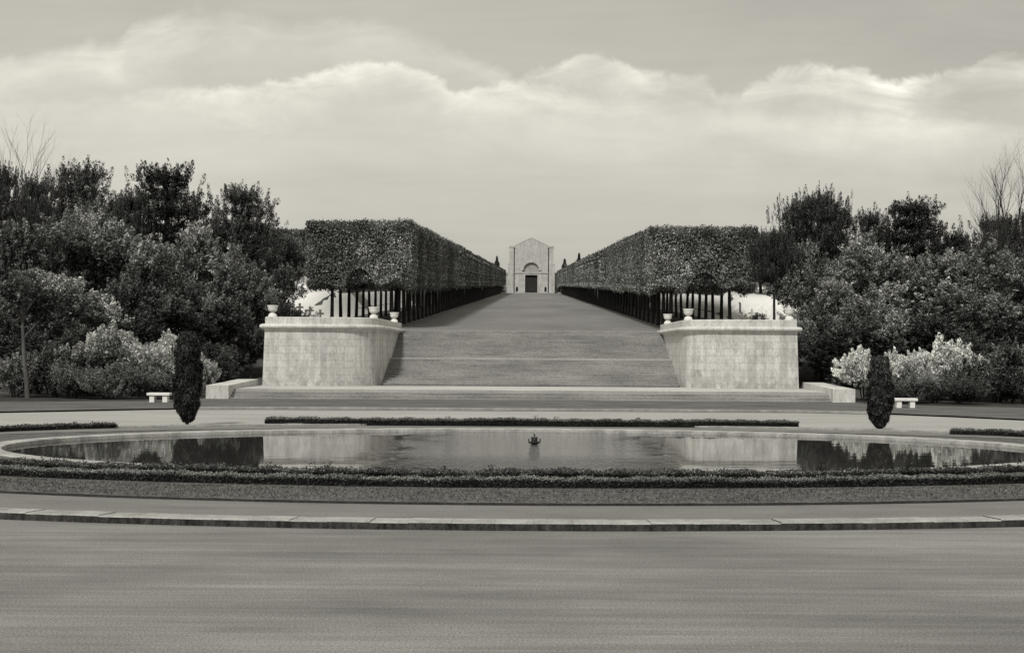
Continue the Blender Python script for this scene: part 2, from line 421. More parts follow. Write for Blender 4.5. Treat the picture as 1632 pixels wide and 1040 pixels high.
def crown_box(name, w, d, z0, z1, nleaf, leaf, tunnel=True, rough=0.16):
    """clipped box crown; local +X is the side of the shady passage between two rows"""
    h = z1 - z0
    # face areas
    faces = [('x',1,d*h),('x',-1,d*h),('y',1,w*h),('y',-1,w*h),('t',1,w*d),('b',-1,w*d)]
    tot = sum(f[2] for f in faces)
    Cs=[]; Ns=[]
    ph = rng.uniform(0, 6.28, 8)
    for k, s, ar in faces:
        n = int(nleaf*ar/tot)
        a = rng.uniform(-1,1,n); b = rng.uniform(-1,1,n)
        depth = rng.random(n)**1.3 * 0.7
        if k == 'x':
            P = np.stack([s*(w/2 - depth), a*d/2, z0 + (b+1)/2*h], 1); nn = np.tile([s,0,0],(n,1)).astype(float)
        elif k == 'y':
            P = np.stack([a*w/2, s*(d/2 - depth), z0 + (b+1)/2*h], 1); nn = np.tile([0,s,0],(n,1)).astype(float)
        elif k == 't':
            P = np.stack([a*w/2, b*d/2, z1 - depth], 1); nn = np.tile([0,0,1],(n,1)).astype(float)
        else:
            P = np.stack([a*w/2, b*d/2, z0 + depth*0.7 + 0.1*np.sin(a*7+b*5)], 1); nn = np.tile([0,0,-1],(n,1)).astype(float)
        # lumpy surface
        bumpv = (np.sin(P[:,0]*2.3+ph[0])*np.sin(P[:,1]*2.1+ph[1])*np.sin(P[:,2]*2.6+ph[2]) + 0.6*np.sin(P[:,0]*5.1+ph[3]+P[:,2]*4.3)*np.sin(P[:,1]*4.7+ph[4]))
        P = P + nn * (bumpv * rough)[:, None] + rng.normal(size=P.shape) * 0.06
        Cs.append(P); Ns.append(nn)
    C = np.concatenate(Cs); Nn = np.concatenate(Ns)
    # rounded vertical edges
    ex = np.abs(C[:,0])/(w/2); ey = np.abs(C[:,1])/(d/2)
    C[:,0] *= 1 - 0.09*np.clip(ey-0.75,0,1)*2; C[:,1] *= 1 - 0.04*np.clip(ex-0.75,0,1)*2
    # ragged bottom edge round the trunk
    C[:,2] += np.where(C[:,2] < z0+0.5, 0.18*np.sin(C[:,0]*3.1+ph[5]) + 0.15*np.sin(C[:,1]*2.9+ph[6]), 0)
    keep = np.ones(len(C), bool)
    if tunnel:
        dx = (w/2 + 0.1 - C[:,0]) / 1.3; dz = (C[:,2] - z0 + 0.25) / 1.5
        ins = dx*dx + dz*dz < 1
        # push out to the vault of the passage
        s = 1/np.sqrt(np.maximum(dx*dx+dz*dz, 1e-3))
        keep = ~(ins & (s > 2.6)); ins = ins & (rng.random(len(C)) > 0.16)
        C[:,0] = np.where(ins, w/2+0.1 - dx*s*1.3, C[:,0]); C[:,2] = np.where(ins, z0-0.25 + dz*s*1.5, C[:,2])
    C = C[keep]; Nn = Nn[keep]; n = len(C)
    Nn = unit(Nn + rng.normal(size=Nn.shape)*0.75 + np.array([0,0,0.15]))
    L = leaf*rng.uniform(0.7,1.4,n); W = L*rng.uniform(0.5,0.75,n)
    patch = np.sin(C[:,0]*1.9+ph[7])*np.sin(C[:,1]*1.7+ph[0])*np.sin(C[:,2]*1.6+ph[3])
    T = rng.random(n)*0.75 + 0.22 + patch*0.2
    hi = (C[:,2]-z0)/h
    T = T - 0.22*np.clip(hi-0.45,0,1)
    # sprigs poking above the clipped top
    ns = 26; sp = []
    sx = rng.uniform(-w/2, w/2, ns); sy = rng.uniform(-d/2, d/2, ns)
    idx = np.repeat(np.arange(ns), 9)
    S = np.stack([sx[idx]+rng.normal(size=len(idx))*0.07, sy[idx]+rng.normal(size=len(idx))*0.07, z1+rng.random(len(idx))*rng.uniform(0.05,0.25,ns)[idx]], 1)
    C = np.concatenate([C,S]); Nn = np.concatenate([Nn, unit(rng.normal(size=S.shape))])
    L = np.concatenate([L, np.full(len(S), leaf)]); W = np.concatenate([W, np.full(len(S), leaf*0.5)]); T = np.concatenate([T, rng.random(len(S))*0.4])
    return leaves_mesh(name, C, Nn, L, W, T)

def trunk_mesh(name, h, r, spread, flare=1.3, limbs=5, lz=None, bend=0.05):
    mb = MB()
    lz = lz or h*0.7
    x1, y1 = rng.normal()*bend, rng.normal()*bend
    mb.tube([(0,0,-0.8),(0,0,0.0),(0.0,0,0.3),(x1,y1,h*0.5),(x1*1.4,y1*1.4,h)], [r*flare*1.1, r*flare, r*1.05, r*0.9, r*0.62], 9)
    for k in range(limbs):
        a = 2*PI*k/limbs + rng.normal()*0.3
        z = lz + rng.uniform(-0.1,0.25)*h*0.4
        e = spread*rng.uniform(0.7,1.1)
        mb.tube([(x1*1.2,y1*1.2,z),(e*0.45*math.cos(a),e*0.45*math.sin(a),z+e*0.55),(e*math.cos(a),e*math.sin(a),z+e*1.1)],[r*0.5,r*0.33,r*0.12],6)
    return mb.me(name, True)

def bare_tree(name, h, seed, spread=0.45):
    rg = random.Random(seed); mb = MB()
    def grow(p, d, ln, r, lvl):
        pts=[p]; rad=[r]; cur=Vector(p); dd=Vector(d)
        seg=4
        for i in range(seg):
            dd=(dd+Vector((rg.gauss(0,0.09),rg.gauss(0,0.09),0.05))).normalized()
            cur=cur+dd*(ln/seg); pts.append(tuple(cur)); rad.append(r*(1-0.62*(i+1)/seg))
            if lvl<4 and i>=(1 if lvl else 0):
                for _ in range(2 if lvl<3 else 1):
                    a=rg.uniform(0,2*PI); side=Vector((math.cos(a),math.sin(a),0))
                    nd=(dd+side*rg.uniform(0.3,0.75)*(spread/0.45)+Vector((0,0,0.15))).normalized()
                    grow(tuple(cur),nd,ln*rg.uniform(0.45,0.68),rad[-1]*0.62,lvl+1)
        mb.tube(pts,rad,5 if lvl<2 else 3)
    grow((0,0,-0.5),(0,0,1),h*0.55,h*0.022,0)
    return mb.me(name, True)

# ------------------------------------------------------------------ ground
RISE0, SLOPE = 88.2, 0.054
TOPZ = 4.12
def avenue_z(y):
    if y < RISE0: return TOPZ
    if y < 445: return TOPZ + SLOPE*(y-RISE0)
    return TOPZ + SLOPE*(445-RISE0) + 0.01*(y-445)
def terrain_z(x, y):
    ax = abs(x)
    if ax < 15.5:
        if y < 87.6: return -0.03
        if y < RISE0: return -0.03 + (TOPZ+0.03)*(y-87.6)/(RISE0-87.6)
        return avenue_z(y)
    side = TOPZ*smooth01((y-70)/24.0) if y < RISE0 else None
    if side is None:
        b = TOPZ*smooth01((y-70)/24.0) + (avenue_z(y)-TOPZ)
        side = b
    bonus = 3.1*smooth01((ax-16.6)/3.2)*smooth01((y-93)/34.0)
    far = smooth01((ax-60)/200.0)
    return (side + bonus)*(1-0.6*far) - 0.03

def grid_mesh(name, xs, ys, zf):
    vs = [(x, y, zf(x, y)) for y in ys for x in xs]
    nx = len(xs); fs = [(j*nx+i, j*nx+i+1, (j+1)*nx+i+1, (j+1)*nx+i) for j in range(len(ys)-1) for i in range(nx-1)]
    return mesh_py(name, vs, fs, True)

# flat gravel round the pool, running to the horizon behind and beside
gv = [(-3000,-3000,0),(3000,-3000,0),(3000,73,0),(-3000,73,0)]
tag(obj('road', mesh_py('road', gv, [(0,1,2,3)]), M['road']), 'pale gravel road sweeping round the pool and its oval lawn', kind='structure')

xs = [-3000,-1500,-700,-300,-150,-100,-70,-50,-40,-34,-30,-27,-25,-23,-21.5,-20,-19,-18,-17.2,-16.6,-16.1,-15.5,-12,-8,-4,0]
xs = xs + [-x for x in reversed(xs[:-1])]
ys = [66,70,73,76,79,82,85,87.6,RISE0,91,94,98,103,108,114,120,127,135,150,170,200,240,300,360,420,445,500,700,1200,3000]
hill = tag(obj('hillside', grid_mesh('hillside', xs, ys, terrain_z), M['hill']), 'wooded hillside behind the terrace walls', kind='structure')

# mown avenue between the clipped trees
av_xs = [-9.15,-6,-3,0,3,6,9.15]; av_ys=[RISE0+0.35]+[RISE0+2+ k*12 for k in range(30)]+[437]
av_xs = [-12.4,-9.15,-5,0,5,9.15,12.4]
tag(obj('avenue_lawn', grid_mesh('avenue_lawn', av_xs, av_ys, lambda x,y: avenue_z(y)+0.02-0.0012*abs(x)), M['avenue']),
    'broad mown grass avenue climbing to the chapel', kind='structure')
# pale grave fields
for s in (-1, 1):
    fx = [s*q for q in (16.9,17.6,18.4,19.4,20.5,22,24,27,31,36,44)]
    fy = [91.5,94,97,100,103,106,110,114,118,122,127,132,140,150,165,185]
    if s < 0: fx = fx[::-1]
    tag(obj('grave_field', grid_mesh('grave_field', fx, fy, lambda x,y: terrain_z(x,y)+0.05), M['field']),
        ('left' if s<0 else 'right')+' pale grave field rising behind the clipped trees', kind='structure')

M['far_gravel'] = mat_noise('far_gravel', 0.26, 0.34, 0.4, 12.0, (0.4,1.5,1), 0.4, 0.02, fine_amt=0.25)  # road gravel again, with the brightness of grazing light put into its colour
fgx=[-70,70]; tag(obj('far_road', mesh_py('far_road', [(-80,34,0.004),(80,34,0.004),(80,57.6,0.004),(-80,57.6,0.004)], [(0,1,2,3)]), M['far_gravel']), 'gravel road on the far side of the pool, coloured paler for grazing light', kind='structure')
def ell_pt(cx, cy, a, b, t): return (cx + a*math.sin(t), cy - b*math.cos(t))
def ell_ring(name, e0, e1, z, n=180, t0=-PI, t1=PI, zin=None):
    """flat ring between two ellipses (cx,cy,a,b)"""
    vs=[]; fs=[]
    for k in range(n+1):
        t=t0+(t1-t0)*k/n
        p=ell_pt(*e0,t); q=ell_pt(*e1,t); vs+= [(p[0],p[1],z),(q[0],q[1],z if zin is None else zin)]
    for k in range(n): fs.append((2*k,2*k+2,2*k+3,2*k+1))
    return mesh_py(name, vs, fs)

KERB_O=(0,32,22.6,13.1); KERB_I=(0,32,22.16,12.66)
PATH_I=(0,32,19.4,10.5)
HED=(0,32,17.5,8.1)
PC=(0,34.4)
WAT=(PC[0],PC[1],14.15,7.5); RIM_O=(PC[0],PC[1],14.95,8.3)
IZ=0.075
tag(obj('island_path', ell_ring('island_path', (0,32,22.19,12.69), PATH_I, IZ-0.012), M['path']), 'grey gravel path just inside the kerb', kind='structure')
tag(obj('island_lawn', ell_ring('island_lawn', PATH_I, (PC[0],PC[1],14.71,8.06), IZ+0.02), M['grass_strip']), 'rough turf between the gravel path and the pool', kind='structure')
# thin dark turf edge
def ell_wall(name, e, z0, z1, n=220):
    vs=[];fs=[]
    for k in range(n):
        t=2*PI*k/n; p=ell_pt(*e,t); j=0.004*math.sin(k*2.7)
        vs+=[(p[0],p[1],z0),(p[0],p[1],z1+j)]
    for k in range(n): a=2*k; b=2*((k+1)%n); fs.append((a,b,b+1,a+1))
    return mesh_py(name, vs, fs)
tag(obj('turf_edging', ell_wall('turf_edging', (0,32,19.403,10.503), 0.0, IZ+0.032), M['dark_edge']), 'thin dark cut edge between path and turf', kind='structure')

# kerb of separate laid stones (joints are gaps in one kerb)
def make_kerb():
    rg = random.Random(3)
    top = MB(); side = MB()
    # arc-length param
    n=2400; P=[ell_pt(*KERB_O, -PI+2*PI*k/n) for k in range(n+1)]; Q=[ell_pt(*KERB_I, -PI+2*PI*k/n) for k in range(n+1)]
    i=0
    while i < n-2:
        ln = rg.uniform(0.54,0.66); j=i; acc=0
        while j<n and acc<ln:
            acc += math.dist(P[j],P[j+1]); j+=1
        z1 = 0.122+rg.uniform(-0.007,0.007); g=0.002
        o0=Vector(P[i]); o1=Vector(P[j]); q0=Vector(Q[i]); q1=Vector(Q[j])
        du=(o1-o0).normalized()*g
        o0+=du;o1-=du;q0+=du;q1-=du
        dr0=(q0-o0).normalized()*0.02; dr1=(q1-o1).normalized()*0.02
        w=rg.uniform(-0.004,0.004)
        a=[(o0.x,o0.y,-0.05),(o1.x,o1.y,-0.05),(o1.x,o1.y,z1-0.018),(o0.x,o0.y,z1-0.018+w)]
        t=[(o0+dr0).to_tuple()+(z1+w,),(o1+dr1).to_tuple()+(z1,),(q1.x,q1.y,z1),(q0.x,q0.y,z1+w)]
        b=[(q0.x,q0.y,-0.05),(q1.x,q1.y,-0.05)]
        top.add([a[3],a[2],t[1],t[0],t[2],t[3],b[0],b[1]], [(0,1,2,3),(3,2,4,5),(5,4,7,6)])
        side.add([a[0],a[1],a[2],a[3],b[1],b[0],t[2],t[3],t[1],t[0]], [(0,1,2,3),(1,4,6,8,2),(5,0,3,9,7)])
        i=j
    k=empty('kerb',(0,0,0)); tag(k,'low kerb of pale dressed stones with mossy dark face along the road','kerb')
    k['kind']='structure'
    top.build('kerb_stones', M['kerb'], k); side.build('kerb_face', M['kerb_side'], k)
make_kerb()

# pool: rim + water
pool = tag(empty('reflecting_pool', (0,0,0)), 'oval reflecting pool with low pale stone rim in the turf island', 'pool')
vs=[];fs=[];n=200
prof=[(14.72,8.07,0.0),(14.72,8.07,0.105),(14.70,8.05,0.115),(14.19,7.54,0.115),(14.15,7.5,0.10),(14.15,7.5,-0.25)]
for k in range(n):
    t=2*PI*k/n
    for a,b_,z in prof:
        p=ell_pt(PC[0],PC[1],a,b_,t); vs.append((p[0],p[1],z))
m_=len(prof)
for k in range(n):
    for i in range(m_-1):
        a=k*m_+i; b=((k+1)%n)*m_+i; fs.append((a,b,b+1,a+1))
obj('pool_rim', mesh_py('pool_rim',vs,fs), M['rim'], pool)
vs=[(PC[0],PC[1],0.015)]+[ell_pt(*WAT,2*PI*k/n)+(0.015,) for k in range(n)]
fs=[(0,1+k,1+(k+1)%n) for k in range(n)]
w_=tag(obj('water', mesh_py('water',vs,fs), M['water']), 'still pool water mirroring the terrace walls', kind='structure')

# fountain
fo = tag(empty('fountain', (0.12,36.6,0.0), 0, (0.85,0.85,0.8)), 'small dark bronze fountain head standing in the middle of the pool', 'fountain')
MB().lathe([(0.10,-0.2),(0.10,0.02),(0.17,0.04),(0.21,0.07),(0.215,0.10),(0.17,0.105),(0.10,0.12),(0.085,0.18),(0.06,0.23),(0.03,0.27),(0.012,0.28)],20).build('bowl', M['bronze'], fo, True)
for k in range(8):
    a=2*PI*k/8+0.05; r=0.195 if k%2==0 else 0.12
    x,y=r*math.cos(a),r*math.sin(a)
    MB().lathe([(0.016,0.06),(0.016,0.14 if k%2==0 else 0.21),(0.028,0.16 if k%2==0 else 0.23),(0.03,0.18 if k%2==0 else 0.25),(0.012,0.20 if k%2==0 else 0.27)],8,(x,y,0)).build('nozzle', M['bronze'], fo, True)
MB().lathe([(0.012,0.27),(0.012,0.30),(0.032,0.32),(0.034,0.345),(0.02,0.37),(0.004,0.38)],10).build('finial', M['bronze'], fo, True)

# lawn beyond the far road
edge=[(-90,14),(-60,24),(-44,34),(-36,41),(-30,46),(-26,49.5),(-22,52.4),(-18,55),(-15.4,56.6),(-12,57.1),(-6,57.2),(0,57.2),(6,57.2),(12,57.1),(15.4,56.0),(18,53.6),(20.5,50.9),(26,46.5),(32,41),(44,32),(60,22),(90,12)]
vs=[];fs=[]
for i,(x,y) in enumerate(edge): vs+=[(x,y,0.07),(x*1.0,y+0.05,0.09),(x,74,0.09)]
for i in range(len(edge)-1):
    a=3*i; fs+=[(a,a+3,a+4,a+1),(a+1,a+4,a+5,a+2)]
tag(obj('lawn', mesh_py('lawn',vs,fs), M['lawn']),'dark lawn between the far road and the steps', kind='structure')
# far kerb line
mbk=MB()
E=[p for p in edge if abs(p[0])<=15.4]
for (x0,y0),(x1,y1) in zip(E[:-1],E[1:]):
    mbk.add([(x0,y0-0.22,0),(x1,y1-0.22,0),(x1,y1-0.22,0.12),(x0,y0-0.22,0.12),(x0,y0+0.03,0.125),(x1,y1+0.03,0.125),(x1,y1+0.03,0.0),(x0,y0+0.03,0)],[(0,1,2,3),(3,2,5,4),(4,5,6,7)])
tag(mbk.build('far_kerb', M['kerb']),'thin pale kerb below the steps', kind='structure')
mbg=MB()  # flat dark strip painting the shadow in front of the far kerb
for (x0,y0),(x1,y1) in zip(E[:-1],E[1:]):
    mbg.add([(x0,y0-0.50,0.010),(x1,y1-0.50,0.010),(x1,y1-0.225,0.010),(x0,y0-0.225,0.010)],[(0,1,2,3)])
tag(mbg.build('kerb_shadow', M['dark_edge']),'painted dark strip for the shadow under the far kerb', kind='structure')
# woodland soil patches under the trees
for s,lab in ((-1,'left'),(1,'right')):
    pts=[(17.6,66),(20,63.6),(24,62.2),(30,59.5),(40,55),(60,40),(85,30),(85,75),(17.6,75)]
    pts=[(s*x,y,0.10) for x,y in pts]
    if s>0: pass
    tag(obj('woodland_floor', mesh_py('woodland_floor', pts, [tuple(range(len(pts)))]), M['soil']), 'bare shaded soil at the foot of the '+lab+' wood', kind='structure')

# ------------------------------------------------------------------ steps
# lower wide flight
ls = tag(empty('lower_steps', (0,67,0)), 'wide low flight of four pale stone steps in front of the terrace walls', 'steps')
HW=16.1
for k in range(4):
    y0=67.0+k*0.38; y1=(67.0+(k+1)*0.38+0.03) if k<3 else 75.6
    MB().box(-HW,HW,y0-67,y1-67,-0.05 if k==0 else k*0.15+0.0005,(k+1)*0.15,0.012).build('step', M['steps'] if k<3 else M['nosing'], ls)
shade_risers(M['nosing'],0.75,1.0)  # same painted riser shading on the landing stone
def cheek(s):
    a,b=16.1,17.3
    X0,X1=(s*a,s*b) if s>0 else (s*b,s*a)
    vs=[(X0,-0.15,-0.05),(X1,-0.15,-0.05),(X1,7.3,-0.05),(X0,7.3,-0.05),(X0,-0.15,0.80),(X1,-0.15,0.80),(X1,7.3,0.98),(X0,7.3,0.98)]
    fs=[(0,3,2,1),(4,5,6,7),(0,1,5,4),(1,2,6,5),(2,3,7,6),(3,0,4,7)]
    obj('cheek_wall', mesh_py('cheek_wall',vs,fs), M['trim'], ls)
cheek(-1); cheek(1)

gs = tag(empty('grand_staircase', (0,74.8,0.6)), 'long grey staircase with a mid landing climbing between the two terrace walls', 'staircase')
def flight(name, y0, y1, z0, z1, n, mat):
    mb=MB(); r=(z1-z0)/n; t=(y1-y0)/n
    prof=[(y0,z0)]
    for k in range(n):
        prof+=[(y0+k*t,z0+(k+1)*r),(y0+(k+1)*t,z0+(k+1)*r)]
    hw=10.0; vs=[];fs=[]
    for y,z in prof: vs+=[(-hw,y-74.8,z-0.6),(hw,y-74.8,z-0.6)]
    for i in range(len(prof)-1): a=2*i; fs.append((a,a+1,a+3,a+2))
    return obj(name, mesh_py(name,vs,fs), mat, gs)
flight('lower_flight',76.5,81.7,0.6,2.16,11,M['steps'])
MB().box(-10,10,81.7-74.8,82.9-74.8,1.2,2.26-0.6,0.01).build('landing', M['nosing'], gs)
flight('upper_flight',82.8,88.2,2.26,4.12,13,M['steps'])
MB().box(-9.6,9.6,88.15-74.8,88.7-74.8,2.6,4.155-0.6,0.01).build('top_step', M['nosing'], gs)

# ------------------------------------------------------------------ terrace walls
def sweep(path, prof, closed_prof=False):
    """path: list of (x,y); prof: list of (offset outward, z). outward = left-hand side of travel"""
    n=len(path); P=[Vector(p) for p in path]; nor=[]
    for i in range(n):
        ds=[]
        if i>0: ds.append((P[i]-P[i-1]).normalized())
        if i<n-1: ds.append((P[i+1]-P[i]).normalized())
        ns=[Vector((d.y,-d.x)) for d in ds]
        nn=sum(ns,Vector((0,0))); nn.normalize(); c=nn.dot(ns[0]); nor.append(nn/max(c,0.4))
    vs=[];fs=[];m=len(prof)
    for i in range(n):
        for o,z in prof:
            q=P[i]+nor[i]*o; vs.append((q.x,q.y,z))
    rng_=range(m) if closed_prof else range(m-1)
    for i in range(n-1):
        for j in rng_:
            j2=(j+1)%m; a=i*m+j; b=i*m+j2; fs.append((a,(i+1)*m+j,(i+1)*m+j2,b))
    if closed_prof: fs.append(tuple(range(m))[::-1]); fs.append(tuple((n-1)*m+j for j in range(m)))
    return vs,fs

def terrace(s, lab):
    t=tag(empty('terrace_wall',(0,0,0)), lab, 'terrace wall')
    arc=[(-11.7+2.5*math.sin(a),76.6-2.6*math.cos(a)) for a in [k*PI/2/12 for k in range(13)]]
    path=[(-15.7,89.8),(-15.7,84),(-15.7,79),(-15.7,74.0),(-13.7,74.0)]+arc+[(-9.2,80),(-9.2,84),(-9.2,89.5)]
    def put(name, prof, mat, closed=False, smooth=False):
        vs,fs=sweep(path,prof,closed)
        if s>0: vs=[(-x,y,z) for x,y,z in vs]; fs=[f[::-1] for f in fs]
        obj(name, mesh_py(name,vs,fs,smooth), mat, t)
    put('wall', [(0.10,-0.1),(0.10,0.60),(0.0,3.9),(0.0,4.0)], M['wall'])
    cor=[(-0.1,3.86)]+[(0.02,3.86),(0.05,3.92),(0.06,3.98)]+[(0.12+0.14*math.cos(a),4.10+0.13*math.sin(a)) for a in [(-80+k*20)*PI/180 for k in range(9)]]+[(0.0,4.25),(-0.1,4.25)]
    put('cornice', cor, M['trim'], True)
    put('parapet', [(-0.02,4.2),(-0.02,4.62),(-0.05,4.66),(-0.45,4.66),(-0.48,4.62),(-0.48,4.0)], M['trim'], True)
    # paved top behind the parapet
    fl=[(x,y,4.06) for x,y in path]
    if s>0: fl=[(-x,y,z) for x,y,z in fl][::-1]
    obj('terrace_floor', mesh_py('terrace_floor', fl, [tuple(range(len(fl)))]), M['nosing'], t)
terrace(-1,'left pale stone terrace wall with rounded inner corner and heavy moulded cornice')
terrace(1,'right pale stone terrace wall with rounded inner corner and heavy moulded cornice')

# urns
def make_urn(loc, label):
    u=tag(empty('stone_urn', loc), label, 'urn', 'stone urns on the terrace parapets')
    MB().lathe([(0.27,0.0),(0.27,0.05),(0.25,0.07),(0.245,0.12),(0.20,0.19),(0.12,0.25),(0.085,0.27),(0.08,0.29)],24).build('foot', M['urn'], u, True)
    MB().lathe([(0.085,0.285),(0.12,0.30),(0.20,0.33),(0.255,0.39),(0.275,0.46),(0.285,0.56),(0.31,0.63),(0.32,0.655),(0.32,0.69),(0.27,0.69),(0.25,0.62)],24).build('bowl', M['urn'], u, True)
for s,side in ((-1,'left'),(1,'right')):
    make_urn((s*15.32,74.4,4.655), 'pale stone urn on the outer front corner of the %s terrace wall'%side)
    make_urn((s*9.35,76.9,4.655) if False else (s*9.55,76.2,4.655), 'pale stone urn above the rounded inner corner of the %s terrace wall'%side)
    make_urn((s*9.46,86.8,4.655), 'pale stone urn at the stair-top end of the %s parapet, set farthest back'%side)

# benches
for x,y,lab in ((-18.4,62.2,'white stone bench on the lawn beside the left cypress'),(18.2,61.0,'white stone bench on the lawn beside the right cypress')):
    b=tag(empty('stone_bench',(x,y,0.09), 0.02 if x<0 else -0.03), lab, 'bench', 'stone benches beside the steps')
    MB().box(-0.56,0.56,-0.26,0.26,0.33,0.46,0.02).build('seat', M['bench'], b)
    for q in (-0.32,0.32): MB().box(q-0.12,q+0.12,-0.2,0.2,-0.03,0.335,0.015).build('leg', M['bench'], b)

# ------------------------------------------------------------------ chapel
CY=439.0; CZ=avenue_z(438)-0.3
ch=tag(empty('chapel',(0,CY,CZ)), 'grey stone gabled chapel with dark doorway at the head of the avenue', 'chapel')
def prism(poly, y0, y1):
    n=len(poly); vs=[(x,y0,z) for x,z in poly]+[(x,y1,z) for x,z in poly]
    fs=[tuple(range(n)),tuple(range(n,2*n))[::-1]]+[(i,i+n,(i+1)%n+n,(i+1)%n) for i in range(n)]
    return vs,fs
def arch(cx,hw,z0,zs,r,n=18): return [(cx-hw,z0)]+[(cx-r*math.cos(PI*k/n),zs+r*math.sin(PI*k/n)) for k in range(n+1)]+[(cx+hw,z0)]
# front wall with recesses built as strips so that the arch and the door are real openings
mb=MB()
W2=5.84
outer=[(-W2,16.9),(0,19.6),(W2,16.9)]
# left and right of door, lintel zone
mb.box(-W2,-2.15,0,1.0,0,7.55); mb.box(2.15,W2,0,1.0,0,7.55); mb.box(-2.15,2.15,0.0,1.0,6.75,7.55)
ar=[(-3.1*math.cos(PI*k/20),8.4+3.1*math.sin(PI*k/20)) for k in range(21)]
polyL=[(-W2,7.55),(-3.1,7.55)]+ar[:11]+[(0,19.6),(-W2,16.9)]
polyR=[(-x,z) for x,z in polyL]
mb.add(*prism(polyL,0,1.0)); mb.add(*prism(polyR,0,1.0))
mb.box(-W2,W2,6.0,24,0,16.4)
mb.build('wall', M['chapel'], ch)
MB().box(-3.3,3.3,0.55,0.95,7.5,11.7).build('tympanum', M['chapel_dark'], ch)
rg_=MB()
ri=[(-2.75*math.cos(PI*k/20),8.4+2.75*math.sin(PI*k/20)) for k in range(21)]; ro=[(-3.45*math.cos(PI*k/20),8.4+3.45*math.sin(PI*k/20)) for k in range(21)]
for k in range(20):
    rg_.add([(ri[k][0],-0.25,ri[k][1]),(ri[k+1][0],-0.25,ri[k+1][1]),(ro[k+1][0],-0.25,ro[k+1][1]),(ro[k][0],-0.25,ro[k][1]),(ri[k][0],0.6,ri[k][1]),(ri[k+1][0],0.6,ri[k+1][1]),(ro[k+1][0],0.1,ro[k+1][1]),(ro[k][0],0.1,ro[k][1])],[(0,1,2,3),(0,4,5,1),(3,2,6,7)])
rg_.build('arch_moulding', M['trim'] if False else M['chapel'], ch)
MB().box(-W2-0.1,W2+0.1,-0.22,0.0,7.35,7.75).build('string_course', M['chapel'], ch)
MB().box(-2.15,2.15,0.6,0.9,0,6.75).build('door', M['door'], ch)
df=MB(); df.box(-2.5,-2.15,-0.15,0.0,0,7.0); df.box(2.15,2.5,-0.15,0.0,0,7.0); df.box(-2.15,2.15,-0.15,0.0,6.75,7.0); df.build('door_frame', M['chapel'], ch)
for s in (-1,1):
    a,b=(6.15,7.75)
    m=MB(); x0,x1=(s*a,s*b) if s>0 else (s*b,s*a)
    m.box(x0,x1,-0.5,3.0,0,16.3); m.box(x0-0.12,x1+0.12,-0.62,3.1,16.3,16.9)
    m.box(x0-(0.45 if s<0 else 0),x1+(0.45 if s>0 else 0),-0.75,3.2,0,10.6)
    m.build('pilaster', M['chapel'], ch)
    MB().box(min(s*5.84,s*6.15),max(s*5.84,s*6.15),0.5,2.0,0,16.5).build('groove', M['black'], ch)
    # small arched openings beside the door
    q=MB(); q.add(*prism([(s*5.0-0.38,1.0),(s*5.0-0.38,2.2),(s*5.0-0.2,2.6),(s*5.0,2.7),(s*5.0+0.2,2.6),(s*5.0+0.38,2.2),(s*5.0+0.38,1.0)],-0.06,-0.01)); q.build('window', M['black'], ch)
    w=MB(); xx0,xx1=(8.25,26) if s>0 else (-26,-8.25)
    w.box(xx0,xx1,2.0,9,0,7.2); w.box(xx0,xx1+0.0,1.7,9.2,7.2,7.7); w.build('wing', M['chapel'], ch)
rf=MB(); rf.add(*prism([(-6.0,16.85),(-6.0,17.05),(0,19.9),(6.0,17.05),(6.0,16.85),(0,19.64)],-0.06,1.2)); rf.build('gable_coping', M['chapel'], ch)
rf=MB(); rf.add(*prism([(-6.0,16.4),(0,19.0),(6.0,16.4)],1.3,24)); rf.build('roof', M['chapel_dark'], ch)
st=MB(); st.box(-9,9,-3.0,0,-0.3,0.25); st.box(-7,7,-2.0,-0.76,0.25,0.5); st.build('front_step', M['nosing'], ch)

# ------------------------------------------------------------------ clipped avenue trees
CW,CD=4.0,4.4
box_crowns=[crown_box('clipped_crown',CW,CD,3.12,7.75,36000,0.125) for _ in range(5)]
for c in box_crowns: c.materials.append(M['leaf_lime'])
box_far=[crown_box('clipped_crown',CW,CD,3.12,7.75,8500,0.23) for _ in range(3)]
for c in box_far: c.materials.append(M['leaf_lime'])
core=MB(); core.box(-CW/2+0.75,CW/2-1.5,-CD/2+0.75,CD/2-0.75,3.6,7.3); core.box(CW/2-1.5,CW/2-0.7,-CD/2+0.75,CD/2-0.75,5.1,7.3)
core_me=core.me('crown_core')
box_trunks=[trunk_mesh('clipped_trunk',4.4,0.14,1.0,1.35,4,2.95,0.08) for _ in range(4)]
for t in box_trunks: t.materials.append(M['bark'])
lf_dark = mat_noise('core_shade', 0.012, 0.03, 2.0, 6.0); 
# merge an added dark core, painted shade that blocks light, into each crown so that the crown stays one mesh
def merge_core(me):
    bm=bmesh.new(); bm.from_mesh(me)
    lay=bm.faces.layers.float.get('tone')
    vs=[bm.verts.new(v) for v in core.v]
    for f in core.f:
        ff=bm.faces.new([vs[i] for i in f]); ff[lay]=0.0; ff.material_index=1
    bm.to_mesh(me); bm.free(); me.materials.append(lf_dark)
for c in box_crowns+box_far: merge_core(c)

